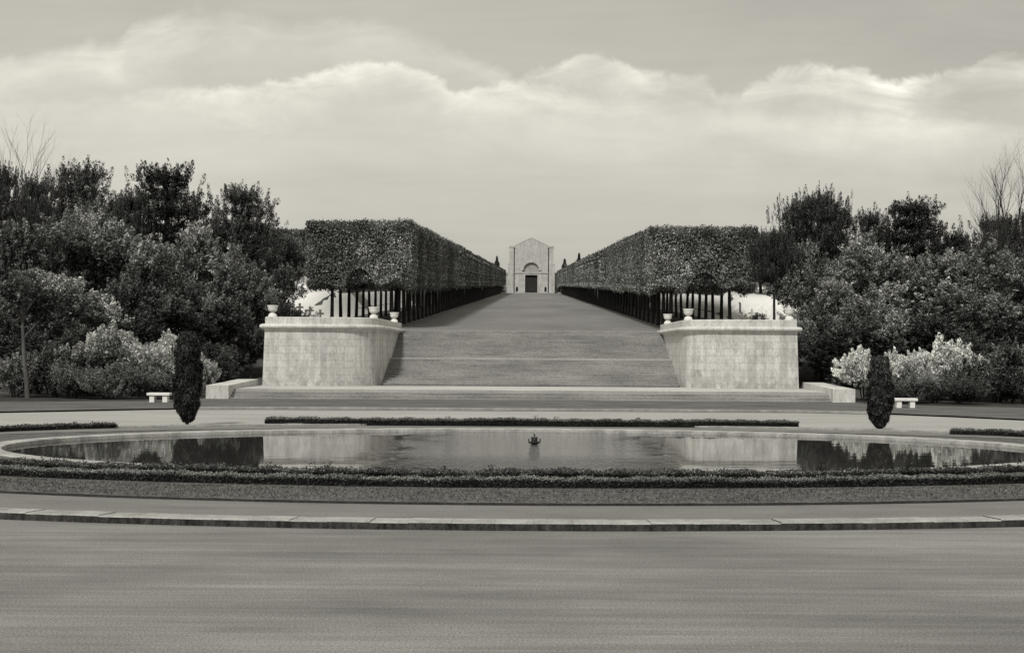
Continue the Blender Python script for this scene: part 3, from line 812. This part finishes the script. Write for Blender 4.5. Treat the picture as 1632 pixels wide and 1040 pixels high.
def clipped(x, y, rz, label, group, far=False, zs=1.0, name='clipped_tree', zoff=0.0, zz=None):
    z=(terrain_z(x,y) if zz is None else zz)+zoff
    r=empty(name,(x,y,z),rz+random.gauss(0,0.02),(1,1,zs*random.uniform(0.985,1.015)))
    tag(r,label,'tree',group)
    o=obj('trunk', random.choice(box_trunks), None, r); 
    o.location=((-0.3),0,0)
    obj('crown', random.choice(box_far if far else box_crowns), None, r)
    return r
for s,side in ((-1,'left'),(1,'right')):
    rin = PI if s<0 else 0.0      # passage side away from the axis for the inner row
    for row,X,rz,cnt in (('inner',10.65,rin,77),('outer',14.55,rin+PI,42)):
        for k in range(cnt):
            y=93.6+k*4.34
            if row=='outer': y+=0.0
            if k==0: lab='nearest clipped box-shaped tree of the %s avenue %s row, just behind the parapet'%(side,row); g=None
            else: lab='clipped box-shaped tree in the long %s row of the %s avenue'%(row,side); g='clipped trees in the %s row of the %s avenue'%(row,side)
            clipped(s*X,y,rz,lab,g,far=k>12, zs=(1.0 if s<0 else 0.965), name='clipped_tree')

# rows of clipped trees across the grave fields, farther off
for s,side,Xs in ((-1,'left',(-20.6,-24.9,-29.2)),(1,'right',(22.8,27.2,31.4))):
    for X in Xs:
        clipped(X,131,PI/2,'clipped tree standing farther off beyond the %s grave field'%side,'clipped trees beyond the %s grave field'%side, zz=terrain_z(X,131)-2.2, name='clipped_tree')

# white crosses
cm=MB(); cm.box(-0.09,0.09,-0.06,0.06,-0.2,1.0,0.008); cm.box(-0.30,-0.088,-0.055,0.055,0.58,0.74,0.008); cm.box(0.088,0.30,-0.055,0.055,0.58,0.74,0.008)
cme=cm.me('grave_cross'); cme.materials.append(M['marble'])
pl=[]
for s,side in ((-1,'left'),(1,'right')):
    for j in range(4):
        y=94.6+j*3.0
        for i in range(8):
            x=s*(17.2+i*0.85+0.2*(j%2))
            if abs(x)/y>0.212: continue
            o=obj('grave_cross',cme); o.location=(x,y,terrain_z(x,y)+0.03)
            tag(o,'white marble cross in the rows of the %s grave field'%side,'grave cross','white crosses in the %s grave field'%side)

# ------------------------------------------------------------------ woods
tree_me=[]
for i in range(5):
    me,cl=crown_broad('tree_crown',3.5,4.5,5.0,620,80,0.17,26,(0.4,0.95),0.5)
    me.materials.append(M['leaf_tree']); 
    tk=trunk_mesh('tree_trunk',4.2,0.2,1.9,1.3,6,2.0,0.15); tk.materials.append(M['bark'])
    tree_me.append((me,tk))
dark_me=[]
for i in range(2):
    me,cl=crown_broad('dark_crown',3.4,4.5,5.0,560,80,0.18,24,(0.4,0.95),0.8)
    me.materials.append(M['leaf_dark']); dark_me.append((me,tree_me[i][1]))
pine_me=[]
for i in range(4):
    me,wd=crown_pine('pine_crown',12.0,3.9,2.0,78,66,0.19)
    me.materials.append(M['leaf_pine']); wm=wd.me('pine_trunk',True); wm.materials.append(M['bark']); pine_me.append((me,wm))
umb_me=[]
for i in range(2):
    me,wd=crown_pine('pine_crown',11.5,3.5,7.0,60,66,0.19,flat=True)
    me.materials.append(M['leaf_pine']); wm=wd.me('pine_trunk',True); wm.materials.append(M['bark']); umb_me.append((me,wm))
shrub_me=[]; shrub_lt=[]; shrub_gr=[]
for i in range(3):
    me,cl=crown_broad('shrub_leaves',1.9,1.5,1.4,260,50,0.14,12,(0.3,0.65),1.2,0.25); me.materials.append(M['leaf_tree']); shrub_me.append(me)
    me,cl=crown_broad('shrub_leaves',1.9,1.3,1.4,260,50,0.15,12,(0.25,0.5),0.5,0.42); me.materials.append(M['leaf_light']); shrub_lt.append(me)
    me,cl=crown_broad('shrub_leaves',1.7,1.0,0.85,240,60,0.10,10,(0.3,0.6),1.0,0.22); me.materials.append(M['leaf_grey']); shrub_gr.append(me)
shrub_dk=[]
for i in range(2):
    me,cl=crown_broad('shrub_leaves',1.8,1.1,0.9,260,50,0.12,11,(0.35,0.7),1.6,0.2); me.materials.append(M['leaf_dusk']); shrub_dk.append(me)
stem=MB()
for k in range(7):
    a=k*0.9; stem.tube([(0.1*math.cos(a),0.1*math.sin(a),-0.3),(0.35*math.cos(a),0.35*math.sin(a),0.7),(0.9*math.cos(a),0.9*math.sin(a),1.7)],[0.04,0.03,0.012],5)
stem_me=stem.me('shrub_stems',True); stem_me.materials.append(M['bark'])

WOOD_N=[0]
def plant(kind, xp, ytop, d, wpx, label, group=None, idx=None, base=None):
    """a tree whose top shows at photo column xp, row ytop when it stands d metres off, wpx wide"""
    X=wx(xp,d); G=(terrain_z(X,d) if d>70 else 0.09) if base is None else base
    H=wz(xp,ytop,d)-G; Wd=wpx/F*d
    WOOD_N[0]+=1; i=WOOD_N[0] if idx is None else idx
    if kind=='tree': me,tk=tree_me[i%5]; h0,w0=9.3,6.9; nm='broadleaf_tree'
    elif kind=='dark': me,tk=dark_me[i%2]; h0,w0=9.4,6.9; nm='broadleaf_tree'
    elif kind=='pine': me,tk=pine_me[i%4]; h0,w0=12.1,6.2; nm='pine_tree'
    elif kind=='umb': me,tk=umb_me[i%2]; h0,w0=12.2,6.8; nm='pine_tree'
    elif kind=='shrub': me=shrub_me[i%3]; tk=stem_me; h0,w0=3.1,4.1; nm='shrub'
    elif kind=='duskshrub': me=shrub_dk[i%2]; tk=stem_me; h0,w0=2.3,4.0; nm='shrub'
    elif kind=='light': me=shrub_lt[i%3]; tk=stem_me; h0,w0=3.0,4.1; nm='shrub'
    elif kind=='grey': me=shrub_gr[i%3]; tk=stem_me; h0,w0=2.2,3.8; nm='shrub'
    sc=(Wd/w0,Wd/w0,H/h0)
    r=empty(nm,(X,d,G),(i*2.17)%6.28,sc)
    tag(r,label,'tree' if nm!='shrub' else 'shrub',group)
    if nm=='shrub': obj('stems',tk,None,r); obj('foliage',me,None,r)
    else: obj('trunk',tk,None,r); obj('crown',me,None,r)
    return r

L=[ # left wood, back to front
('pine',125,260,98,180,'dark pine with the highest top at the far left of the wood'),
('pine',50,282,94,120,'dark pine beneath the bare tree at the left edge'),
('pine',264,262,97,190,'tallest dark pine rising in the middle of the left wood'),
('pine',205,305,92,90,'slim dark pine between the two tallest left pines'),
('pine',388,296,95,160,'dark pine nearest the avenue in the left wood'),
('pine',340,352,93,90,'low dark pine top filling the dip left of the pine nearest the avenue'),
('pine',0,262,90,110,'dark pine cut by the left edge of the picture'),
('dark',448,372,100,80,'dark leafy tree at the avenue end of the left wood'),
('dark',445,420,84,90,'dense black evergreen tree hanging over the outer corner of the left terrace wall'),
('tree',175,318,84,170,'pale-flecked leafy tree below the two tallest left pines'),
('tree',90,340,80,160,'leafy tree with light speckled crown below the leftmost pines'),
('tree',302,362,80,150,'round-topped grey leafy tree in the centre of the left wood'),
('tree',385,392,81,120,'grey leafy tree left of the outer corner of the left terrace wall'),
('dark',215,380,78,140,'dark leafy tree in the hollow between lighter crowns of the left wood'),
('dark',20,350,78,150,'dark leafy tree low at the left picture edge'),
('tree',120,430,74,170,'low spreading leafy tree above the pale flowering shrub on the left'),
('dark',330,470,76,130,'dark undergrowth tree behind the left cypress'),
('tree',20,440,72,140,'leafy tree low on the left edge behind the slim pale trunk'),
('dark',400,500,77,70,'black leafy tree pressed against the side of the left terrace wall'),
('dark',240,470,75,160,'dark leafy tree behind the pale flowering shrub on the left'),
('dark',60,500,72,150,'dark undergrowth at the foot of the left wood'),
('dark',150,520,72,130,'dark low tree filling the shade behind the left shrubs'),
]
for k,(kind,x,y,d,w,lab) in enumerate(L): plant(kind,x,y,d,w,lab,idx=k)
R=[
('umb',1300,298,86,115,'big spreading pine with open flat crown standing above the right wood'),
('umb',1234,360,84,80,'small dark pine with a bare trunk beside the right terrace wall'),
('pine',1455,318,95,175,'tall dense dark pine in the middle of the right wood'),
('pine',1385,336,98,90,'thin dark pine top between the spreading pine and the dense pine'),
('pine',1595,343,93,150,'dark pine near the bare tree at the right edge'),
('pine',1520,372,95,100,'lower dark pine between the dense pine and the right edge'),
('pine',1645,330,92,110,'dark pine cut by the right edge of the picture'),
('dark',1345,412,92,150,'dark leafy tree behind the paler crowns of the right wood'),
('tree',1290,385,84,130,'pale leafy tree under the spreading pine'),
('tree',1390,372,82,150,'grey leafy tree in the centre of the right wood'),
('tree',1480,405,80,160,'grey leafy tree below the tall dense pine'),
('tree',1580,385,81,170,'speckled leafy tree below the pines near the right edge'),
('tree',1640,400,78,140,'speckled leafy tree at the right picture edge'),
('tree',1310,450,78,120,'low leafy tree next to the outer corner of the right terrace wall'),
('tree',1420,450,75,160,'low leafy tree above the pale flowering shrub on the right'),
('tree',1540,450,74,170,'low spreading leafy tree behind the right bench'),
('dark',1300,500,77,110,'black leafy tree pressed against the side of the right terrace wall'),
('dark',1380,500,76,150,'dark undergrowth tree behind the right cypress'),
('dark',1480,500,74,160,'dark leafy tree behind the pale flowering shrub on the right'),
('dark',1620,480,73,160,'dark undergrowth at the right edge of the wood'),
('dark',1560,520,72,130,'dark low tree filling the shade behind the right shrubs'),
]
for k,(kind,x,y,d,w,lab) in enumerate(R): plant(kind,x,y,d,w,lab,idx=k+3)
# far pale trees beside the right clipped block
plant('tree',1212,395,118,90,'pale thin leafy tree seen past the right clipped trees',idx=2)
S=[
('light',200,508,70.0,150,'largest pale flowering shrub at the foot of the left wood'),
('light',150,530,69.0,110,'pale flowering shrub left of the largest one'),
('light',262,520,70.5,100,'pale flowering shrub just left of the left cypress'),
('light',318,545,70,60,'small pale shrub peeping out behind the left cypress'),
('shrub',95,545,67.5,110,'dim leafy shrub beside the slim pale trunk'),
('duskshrub',170,578,65.6,110,'low wispy shrub in front of the pale flowering shrubs on the left'),
('duskshrub',240,580,66.0,110,'low dark-leaved shrub behind the left bench'),
('grey',352,571,76.5,62,'soft grey mounded shrub between the left cypress and the steps'),
('shrub',25,560,67.5,100,'leafy shrub at the left picture edge'),
('duskshrub',118,574,65.8,100,'dusky low shrub at the foot of the pale flowering shrub left of the largest one'),
('duskshrub',1452,596,65.8,90,'dusky low shrub in the shade of the tallest right flowering shrub'),
('light',1378,546,69.5,95,'very pale flowering shrub behind the right cypress'),
('light',1430,552,69.5,80,'pale flowering shrub directly above the right cypress'),
('light',1478,532,70.5,110,'tallest pale flowering shrub of the right wood edge'),
('light',1540,535,70,110,'pale flowering shrub toward the right edge'),
('grey',1345,583,76,62,'soft grey mounded shrub between the right steps and cypress'),
('shrub',1590,545,68.0,130,'loose leafy shrub near the right edge'),
('duskshrub',1530,590,65.6,100,'low shrub with pale leaf tips on the lawn edge at right'),
('grey',1490,592,66.5,90,'low grey shrub behind the right bench'),
('shrub',1635,570,66.5,100,'leafy shrub at the right picture edge'),
('duskshrub',1418,597,66.5,80,'low dark shrub between the right cypress and bench'),
]
for k,(kind,x,y,d,w,lab) in enumerate(S): plant(kind,x,y,d,w,lab,idx=k)

# slim pale trunk with a thin crown, left
r=tag(empty('slim_tree',(wx(42,66),66,0.05)),'slim tree with a pale leaning trunk at the left edge of the wood','tree')
tb=MB(); tb.tube([(0.1,0,-0.4),(0.03,0,0.9),(-0.12,0,2.2),(-0.2,0,3.8),(-0.1,0,6)],[0.15,0.12,0.10,0.08,0.03],9)
for k in range(5): tb.tube([(-0.15,0,3.2+k*0.4),(-0.15+0.9*math.cos(k*2.1),0.9*math.sin(k*2.1),4.2+k*0.5),(-0.15+1.5*math.cos(k*2.1),1.5*math.sin(k*2.1),5.0+k*0.5)],[0.05,0.03,0.01],5)
tb.build('trunk',M['bark_pale'],r,True)
me,_=crown_broad('slim_crown',1.8,1.6,5.4,150,50,0.16,9,(0.3,0.6)); obj('crown',me,M['leaf_dark'],r)

# bare trees
for x,ytop,d,sd,lab in ((34,205,88,11,'leafless tree with fine twigs above the left wood'),(1606,215,86,5,'tall leafless tree with fine twigs at the right edge'),(1572,300,88,21,'lower leafless tree leaning left beside the tall bare one')):
    X=wx(x,d); G=terrain_z(X,d); H=wz(x,ytop,d)-G
    o=obj('bare_tree',bare_tree('bare_tree',H*0.92,sd,0.38),M['bark']); o.location=(X,d,G); tag(o,lab,'tree')

# ------------------------------------------------------------------ cypresses by the pool
def cypress(x,y,h,w,label,seed):
    r=tag(empty('cypress_tree',(x,y,0.08)),label,'tree','clipped cypresses by the pool')
    n=15000
    z=rng.random(n)**0.9
    prof=np.interp(z,[0,0.03,0.12,0.25,0.5,0.75,0.9,1.0],[0.22,0.42,0.74,0.95,1.0,0.93,0.84,0.58])*w/2
    th=rng.random(n)*2*PI
    lump=1+0.10*np.sin(th*3+z*9+seed)+0.09*np.sin(th*5-z*21+seed)+0.07*np.sin(z*37+th*2+seed)
    rr=prof*lump*(0.72+0.30*rng.random(n)**0.6)
    C=np.stack([rr*np.cos(th),rr*np.sin(th),0.10+z*(h-0.25)],1)
    # feathery tip sprays
    C[:,2]+=np.where(z>0.9,rng.random(n)*0.25,0)
    Nn=unit(np.stack([np.cos(th),np.sin(th),np.full(n,0.1)],1)+rng.normal(size=(n,3))*0.6)
    ax=np.tile([0,0,1.0],(n,1))+rng.normal(size=(n,3))*0.35
    me=leaves_mesh('cypress_foliage',C,Nn,rng.uniform(0.09,0.17,n),rng.uniform(0.035,0.06,n),rng.random(n)*0.8+0.25*(z>0.85),axis=ax)
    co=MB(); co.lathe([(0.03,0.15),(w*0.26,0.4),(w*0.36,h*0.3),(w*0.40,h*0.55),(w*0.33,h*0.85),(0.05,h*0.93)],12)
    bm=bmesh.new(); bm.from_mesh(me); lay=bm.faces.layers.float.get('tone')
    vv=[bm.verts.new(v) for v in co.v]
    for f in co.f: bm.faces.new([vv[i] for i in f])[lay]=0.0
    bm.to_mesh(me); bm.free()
    obj('foliage',me,M['leaf_cyp'],r)
    t=MB(); t.tube([(0,0,-0.1),(0,0,0.15),(0,0,h*0.5)],[0.07,0.06,0.03],8); t.build('trunk',M['bark'],r,True)
cypress(wx(299,43.9),43.9,3.15,0.90,'taller dark column cypress at the back of the pool on the left',1)
cypress(wx(1403,43.2),43.2,2.45,0.80,'shorter dark column cypress at the back of the pool on the right',4)

# little conifers beside the chapel
ctop=leaves_mesh
def conifer(x,y,h,w,label):
    n=2600; z=rng.random(n)**1.4; th=rng.random(n)*2*PI
    rr=(1-z)**0.8*w/2*(0.6+0.5*rng.random(n))*(1+0.25*np.sin(z*26))
    C=np.stack([rr*np.cos(th),rr*np.sin(th),0.6+z*(h-0.6)],1); Nn=unit(rng.normal(size=(n,3)))
    me=leaves_mesh('conifer_foliage',C,Nn,np.full(n,0.7),np.full(n,0.4),rng.random(n))
    r=tag(empty('conifer_tree',(x,y,avenue_z(y))),label,'tree')
    obj('foliage',me,M['leaf_dark'],r); MB().tube([(0,0,-0.3),(0,0,h*0.7)],[0.25,0.08],7).build('trunk',M['bark'],r,True)
conifer(-12.0,437,12.8,4.4,'small dark conifer just left of the chapel')
conifer(11.6,437,12.0,5.0,'small dark conifer just right of the chapel')
conifer(16.6,437,14.0,5.0,'second dark conifer farther right of the chapel')

# ------------------------------------------------------------------ low hedges
def hedge_mesh(name, path, w, h, z0, leaf, dens, tuft=0.0, lit_top=0.25):
    """path: (n,2) centre line"""
    P=np.array(path); seg=np.linalg.norm(np.diff(P,axis=0),axis=1); cum=np.concatenate([[0],np.cumsum(seg)]); LN=cum[-1]
    per=2*h+w; n=int(LN*per*dens)
    s=rng.random(n)*LN; q=rng.random(n)*per
    x=np.interp(s,cum,P[:,0]); y=np.interp(s,cum,P[:,1])
    e=0.02; tx=np.interp(np.minimum(s+e,LN),cum,P[:,0])-np.interp(np.maximum(s-e,0),cum,P[:,0]); ty=np.interp(np.minimum(s+e,LN),cum,P[:,1])-np.interp(np.maximum(s-e,0),cum,P[:,1])
    tl=np.hypot(tx,ty); nx,ny=ty/tl,-tx/tl     # toward smaller y (viewer side) for left-to-right paths
    off=np.where(q<h, w/2, np.where(q<h+w, w/2-(q-h), -w/2)); zz=np.where(q<h,q,np.where(q<h+w,h,per-q))
    hv=1+0.10*np.sin(s*1.3)*np.sin(s*0.47+1)+0.07*np.sin(s*5.3)+0.05*np.sin(s*11.7)
    zz=zz*hv; off=off*(1+0.08*np.sin(s*3.1+1)) 
    nor=np.stack([np.where(q<h,nx,np.where(q<h+w,0,-nx)),np.where(q<h,ny,np.where(q<h+w,0,-ny)),np.where((q>=h)&(q<h+w),1.0,0.0)],1)
    dep=rng.random(n)**1.5*0.07
    C=np.stack([x+nx*off,y+ny*off,z0+zz],1)-nor*dep[:,None]+rng.normal(size=(n,3))*leaf*0.3
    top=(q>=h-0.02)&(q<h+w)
    T=rng.random(n)*0.7+np.where(top,lit_top,-0.15)  # lit top and shaded sides painted into the leaf tone
    Nn=unit(nor+rng.normal(size=(n,3))*0.6)
    if tuft>0:
        nt_=int(LN*tuft); ts=rng.random(nt_)*LN; idx=np.repeat(np.arange(nt_),26); th=rng.uniform(0.04,0.15,nt_)
        m_=len(idx); ss=ts[idx]+rng.normal(size=m_)*0.05
        TX=np.interp(ss,cum,P[:,0]); TY=np.interp(ss,cum,P[:,1])+rng.uniform(-w/2,w/2,nt_)[idx]+rng.normal(size=m_)*0.03
        TZ=z0+h+rng.random(m_)*th[idx]
        C=np.concatenate([C,np.stack([TX,TY,TZ],1)]); Nn=np.concatenate([Nn,unit(rng.normal(size=(m_,3)))]); T=np.concatenate([T,rng.random(m_)*0.9])
    n=len(C); Lf=leaf*rng.uniform(0.7,1.4,n)
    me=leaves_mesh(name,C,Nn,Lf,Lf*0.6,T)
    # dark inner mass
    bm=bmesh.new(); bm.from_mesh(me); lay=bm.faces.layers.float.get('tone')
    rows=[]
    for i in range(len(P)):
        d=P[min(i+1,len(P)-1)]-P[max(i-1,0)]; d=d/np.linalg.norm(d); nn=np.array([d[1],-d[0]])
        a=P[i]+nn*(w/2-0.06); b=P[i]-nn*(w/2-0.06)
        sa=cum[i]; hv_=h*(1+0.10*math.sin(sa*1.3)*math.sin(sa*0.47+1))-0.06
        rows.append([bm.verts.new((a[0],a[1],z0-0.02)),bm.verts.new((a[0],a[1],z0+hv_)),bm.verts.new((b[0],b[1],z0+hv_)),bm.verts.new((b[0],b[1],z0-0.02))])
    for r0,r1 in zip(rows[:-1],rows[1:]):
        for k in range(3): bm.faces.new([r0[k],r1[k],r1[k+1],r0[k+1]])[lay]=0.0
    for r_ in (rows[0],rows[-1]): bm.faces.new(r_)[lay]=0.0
    bm.to_mesh(me); bm.free()
    return me
def earc(e,t0,t1,n=90): return [ell_pt(*e,t0+(t1-t0)*k/n) for k in range(n+1)]
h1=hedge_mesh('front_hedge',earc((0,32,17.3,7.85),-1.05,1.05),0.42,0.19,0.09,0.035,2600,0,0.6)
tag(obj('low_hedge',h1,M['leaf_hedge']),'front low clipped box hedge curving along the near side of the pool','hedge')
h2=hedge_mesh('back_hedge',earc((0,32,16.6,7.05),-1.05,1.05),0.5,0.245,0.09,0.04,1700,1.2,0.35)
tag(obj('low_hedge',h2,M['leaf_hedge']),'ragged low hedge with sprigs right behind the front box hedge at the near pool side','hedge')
fh=hedge_mesh('far_hedge',[(x,44.5-0.0012*x*x) for x in np.linspace(-9.35,9.45,60)],0.6,0.22,0.09,0.045,1300,0.3,0.5)
tag(obj('low_hedge',fh,M['leaf_hedge']),'long straight low hedge on the far side of the pool below the steps','hedge')
lh=hedge_mesh('left_hedge',[(-13.9,42.1),(-15.2,41.3),(-16.6,40.1),(-17.8,38.7),(-18.6,37.4)][::-1],0.55,0.15,0.09,0.045,1300,0.3,0.3)
tag(obj('low_hedge',lh,M['leaf_hedge']),'short low hedge left of the pool beyond the left cypress','hedge')
rh=hedge_mesh('right_hedge',[(13.9,41.5),(15.2,40.9),(16.6,39.8),(17.8,38.5),(18.6,37.2)],0.55,0.15,0.09,0.045,1300,0.3,0.3)
tag(obj('low_hedge',rh,M['leaf_hedge']),'short low hedge right of the pool beyond the right cypress','hedge')

# rough grass tufts on the near turf strip
def tufts():
    n=16000
    t=rng.uniform(-0.95,0.95,n); f=rng.random(n)
    a=19.25+(17.9-19.25)*f; b=10.35+(8.35-10.35)*f
    X=a*np.sin(t); Y=32-b*np.cos(t)
    clump=np.sin(X*4.3)*np.sin(Y*6.1)+0.5*np.sin(X*11)*np.sin(Y*13+1)
    hh=0.02+0.03*rng.random(n)+0.02*np.clip(clump,0,1)
    C=np.stack([X,Y,IZ+0.02+hh*0.5],1)
    ax=np.tile([0,0,1.0],(n,1))+rng.normal(size=(n,3))*0.8
    me=leaves_mesh('grass_tufts',C,unit(rng.normal(size=(n,3))),hh*1.6,np.full(n,0.016),rng.random(n)*0.8+0.2*clump,axis=ax)
    tag(obj('grass_tufts',me,M['leaf_grass']),'short rough grass on the near turf strip',kind='stuff')
tufts()

# dim shrubs behind the parapets among the crosses
for s,side,xs_ in ((-1,'left',(-17.5,-19.2)),(1,'right',(17.4,))):
    for x in xs_:
        r=tag(empty('shrub',(x,95.4,terrain_z(x,95.4)),x,(0.35,0.35,0.42)),'little dim shrub among the crosses just behind the %s parapet'%side,'shrub','little shrubs behind the %s parapet'%side)
        obj('stems',stem_me,None,r); obj('foliage',shrub_me[0],None,r)

# ------------------------------------------------------------------ sky
SUN_EL, SUN_AZ = math.radians(48), math.radians(200)   # azimuth clockwise from +Y: behind the camera, a little left
world=bpy.data.worlds.new('World'); scene.world=world; world.use_nodes=True
nt=world.node_tree; nt.nodes.clear()
wo=nt.nodes.new('ShaderNodeOutputWorld'); bg=nt.nodes.new('ShaderNodeBackground'); bg.inputs['Strength'].default_value=0.1
nt.links.new(bg.outputs[0],wo.inputs[0])
sky=nt.nodes.new('ShaderNodeTexSky'); sky.sky_type='NISHITA'; sky.sun_disc=False; sky.sun_elevation=SUN_EL; sky.sun_rotation=SUN_AZ
bw=nt.nodes.new('ShaderNodeRGBToBW'); nt.links.new(sky.outputs[0],bw.inputs[0])
tc=nt.nodes.new('ShaderNodeTexCoord'); sp=nt.nodes.new('ShaderNodeSeparateXYZ'); nt.links.new(tc.outputs['Generated'],sp.inputs[0])
ay=math_n(nt,'MAXIMUM',math_n(nt,'ABSOLUTE',sp.outputs[1]),0.12)
u=math_n(nt,'DIVIDE',sp.outputs[0],ay); v=math_n(nt,'DIVIDE',sp.outputs[2],ay)
uv=nt.nodes.new('ShaderNodeCombineXYZ'); nt.links.new(u,uv.inputs[0]); nt.links.new(v,uv.inputs[1])
UV=uv.outputs[0]
def fcurve(x, pts):
    c=nt.nodes.new('ShaderNodeFloatCurve'); cv=c.mapping.curves[0]
    pts=sorted(pts)
    while len(cv.points)<len(pts): cv.points.new(0.5,0.5)
    for p,(a,b) in zip(cv.points,pts): p.location=(a,b); p.handle_type='AUTO'
    c.mapping.extend='HORIZONTAL'; c.mapping.use_clip=False; c.mapping.update()
    nt.links.new(x,c.inputs['Value']); return c.outputs[0]
wv=noise(nt,UV,16,5,0.6)
un=math_n(nt,'ADD',math_n(nt,'ADD',u,0.5),math_n(nt,'MULTIPLY',math_n(nt,'SUBTRACT',wv,0.5),0.05))
def line(pts): # photo points -> (u+0.5, v/0.3)
    return [((x-CX)/F+0.5, ((HY-(y-(x-CX)*ROLL))/F)/0.3) for x,y in pts]
def layer(pts, edge, fade, ns, seed, amp, nmul):
    top=math_n(nt,'MULTIPLY',fcurve(un,line(pts)),0.3)
    wob=noise(nt,UV,ns,8,0.62,(1,1,1),0.6)
    d=math_n(nt,'SUBTRACT',math_n(nt,'ADD',top,math_n(nt,'MULTIPLY',math_n(nt,'SUBTRACT',wob,0.5),amp)),v)
    e=nt.nodes.new('ShaderNodeMapRange'); e.interpolation_type='SMOOTHSTEP'; e.inputs[1].default_value=-edge*0.4; e.inputs[2].default_value=edge
    nt.links.new(d,e.inputs[0])
    f=math_n(nt,'POWER',2.718,math_n(nt,'MULTIPLY',math_n(nt,'MAXIMUM',d,0.0),-1.0/fade))
    n2=noise(nt,UV,nmul,9,0.62,(0.6,1.8,1),1.2)
    n2=math_n(nt,'MULTIPLY_ADD',n2,2.4,-0.6,clamp=True)
    n3=math_n(nt,'MULTIPLY_ADD',noise(nt,UV,7+seed,3,0.5),3.0,-0.9,clamp=True)
    return math_n(nt,'MULTIPLY',math_n(nt,'MULTIPLY',math_n(nt,'MULTIPLY',e.outputs[0],f),n2),math_n(nt,'MULTIPLY_ADD',n3,0.85,0.22))
LA=layer([(-300,120),(0,92),(100,78),(170,72),(215,38),(330,20),(400,34),(450,44),(540,36),(620,48),(690,72),(760,100),(1000,160),(2000,160)],0.014,0.030,24,0,0.030,10)
LBm=layer([(-300,170),(0,165),(280,142),(430,130),(540,106),(630,97),(690,110),(725,142),(760,140),(870,106),(940,84),(1000,104),(1060,114),(1110,124),(1135,152),(1200,128),(1280,102),(1350,108),(1430,128),(1460,120),(1530,104),(1580,90),(1632,92),(1900,120)],0.006,0.022,40,1,0.022,15)
mk=nt.nodes.new('ShaderNodeMapRange'); mk.interpolation_type='SMOOTHSTEP'; mk.inputs[1].default_value=-0.36; mk.inputs[2].default_value=-0.17; mk.inputs[3].default_value=0.12; nt.links.new(u,mk.inputs[0])
LB=math_n(nt,'MULTIPLY',LBm,mk.outputs[0])
# base tone by height above the horizon
vn=math_n(nt,'MULTIPLY',v,1.0,clamp=True)
base=fcurve(vn,[(0.0,0.48),(0.06,0.50),(0.12,0.52),(0.17,0.54),(0.21,0.50),(0.25,0.47),(0.30,0.45),(0.5,0.52),(0.8,0.66),(1.0,0.70)])
big=noise(nt,UV,3.2,5,0.55,(0.8,2.2,1),0.5)
base=math_n(nt,'MULTIPLY',math_n(nt,'MULTIPLY',base,math_n(nt,'MULTIPLY_ADD',big,0.5,0.77)),math_n(nt,'MULTIPLY_ADD',math_n(nt,'MINIMUM',math_n(nt,'MAXIMUM',u,-0.6),0.6),-0.2,1.0))
str_=noise(nt,UV,9,7,0.6,(0.35,3.0,1),0.8)
base=math_n(nt,'MULTIPLY',base,math_n(nt,'MULTIPLY_ADD',str_,0.24,0.88))
# a slightly darker veil low down behind the chapel
g=math_n(nt,'POWER',2.718,math_n(nt,'MULTIPLY',math_n(nt,'MULTIPLY',u,u),-40.0))
gv_=math_n(nt,'POWER',2.718,math_n(nt,'MULTIPLY',math_n(nt,'MAXIMUM',v,0.0),-14.0))
base=math_n(nt,'MULTIPLY',base,math_n(nt,'SUBTRACT',1.0,math_n(nt,'MULTIPLY',math_n(nt,'MULTIPLY',g,gv_),0.28)))
tot=math_n(nt,'ADD',base,math_n(nt,'ADD',math_n(nt,'MULTIPLY',LA,0.40),math_n(nt,'MULTIPLY',LB,0.72)))
tot=math_n(nt,'ADD',math_n(nt,'MULTIPLY',tot,10.2),math_n(nt,'MULTIPLY',bw.outputs[0],0.06))
cc=nt.nodes.new('ShaderNodeVectorMath'); cc.operation='SCALE'; cc.inputs[0].default_value=(1.035,1.0,0.89); nt.links.new(tot,cc.inputs['Scale'])
nt.links.new(cc.outputs[0],bg.inputs['Color'])

sun=bpy.data.lights.new('sun','SUN'); sun.energy=3.1; sun.angle=math.radians(7); sun.color=(1.0,0.98,0.94)
so=bpy.data.objects.new('sun',sun); link(so)
dirv=Vector((math.sin(SUN_AZ)*math.cos(SUN_EL),math.cos(SUN_AZ)*math.cos(SUN_EL),math.sin(SUN_EL)))
so.rotation_euler=dirv.to_track_quat('Z','Y').to_euler(); so.location=(0,-20,40)

# ------------------------------------------------------------------ camera
cam=bpy.data.cameras.new('camera'); co=bpy.data.objects.new('camera',cam); link(co)
cam.sensor_width=36; cam.lens=F/1632*36; cam.clip_end=8000; cam.clip_start=0.1
cam.shift_x=-(CX-816)/1632; cam.shift_y=(HY-520)/1632
co.location=(0,0,EYE); co.rotation_euler=(PI/2,0,0)
co.rotation_euler=(Matrix.Rotation(PI/2,4,'X')@Matrix.Rotation(ROLL,4,'Z')).to_euler()
scene.camera=co
scene.render.resolution_x=1024; scene.render.resolution_y=652
scene.view_settings.view_transform='Standard'; scene.view_settings.look='None'; scene.view_settings.exposure=0
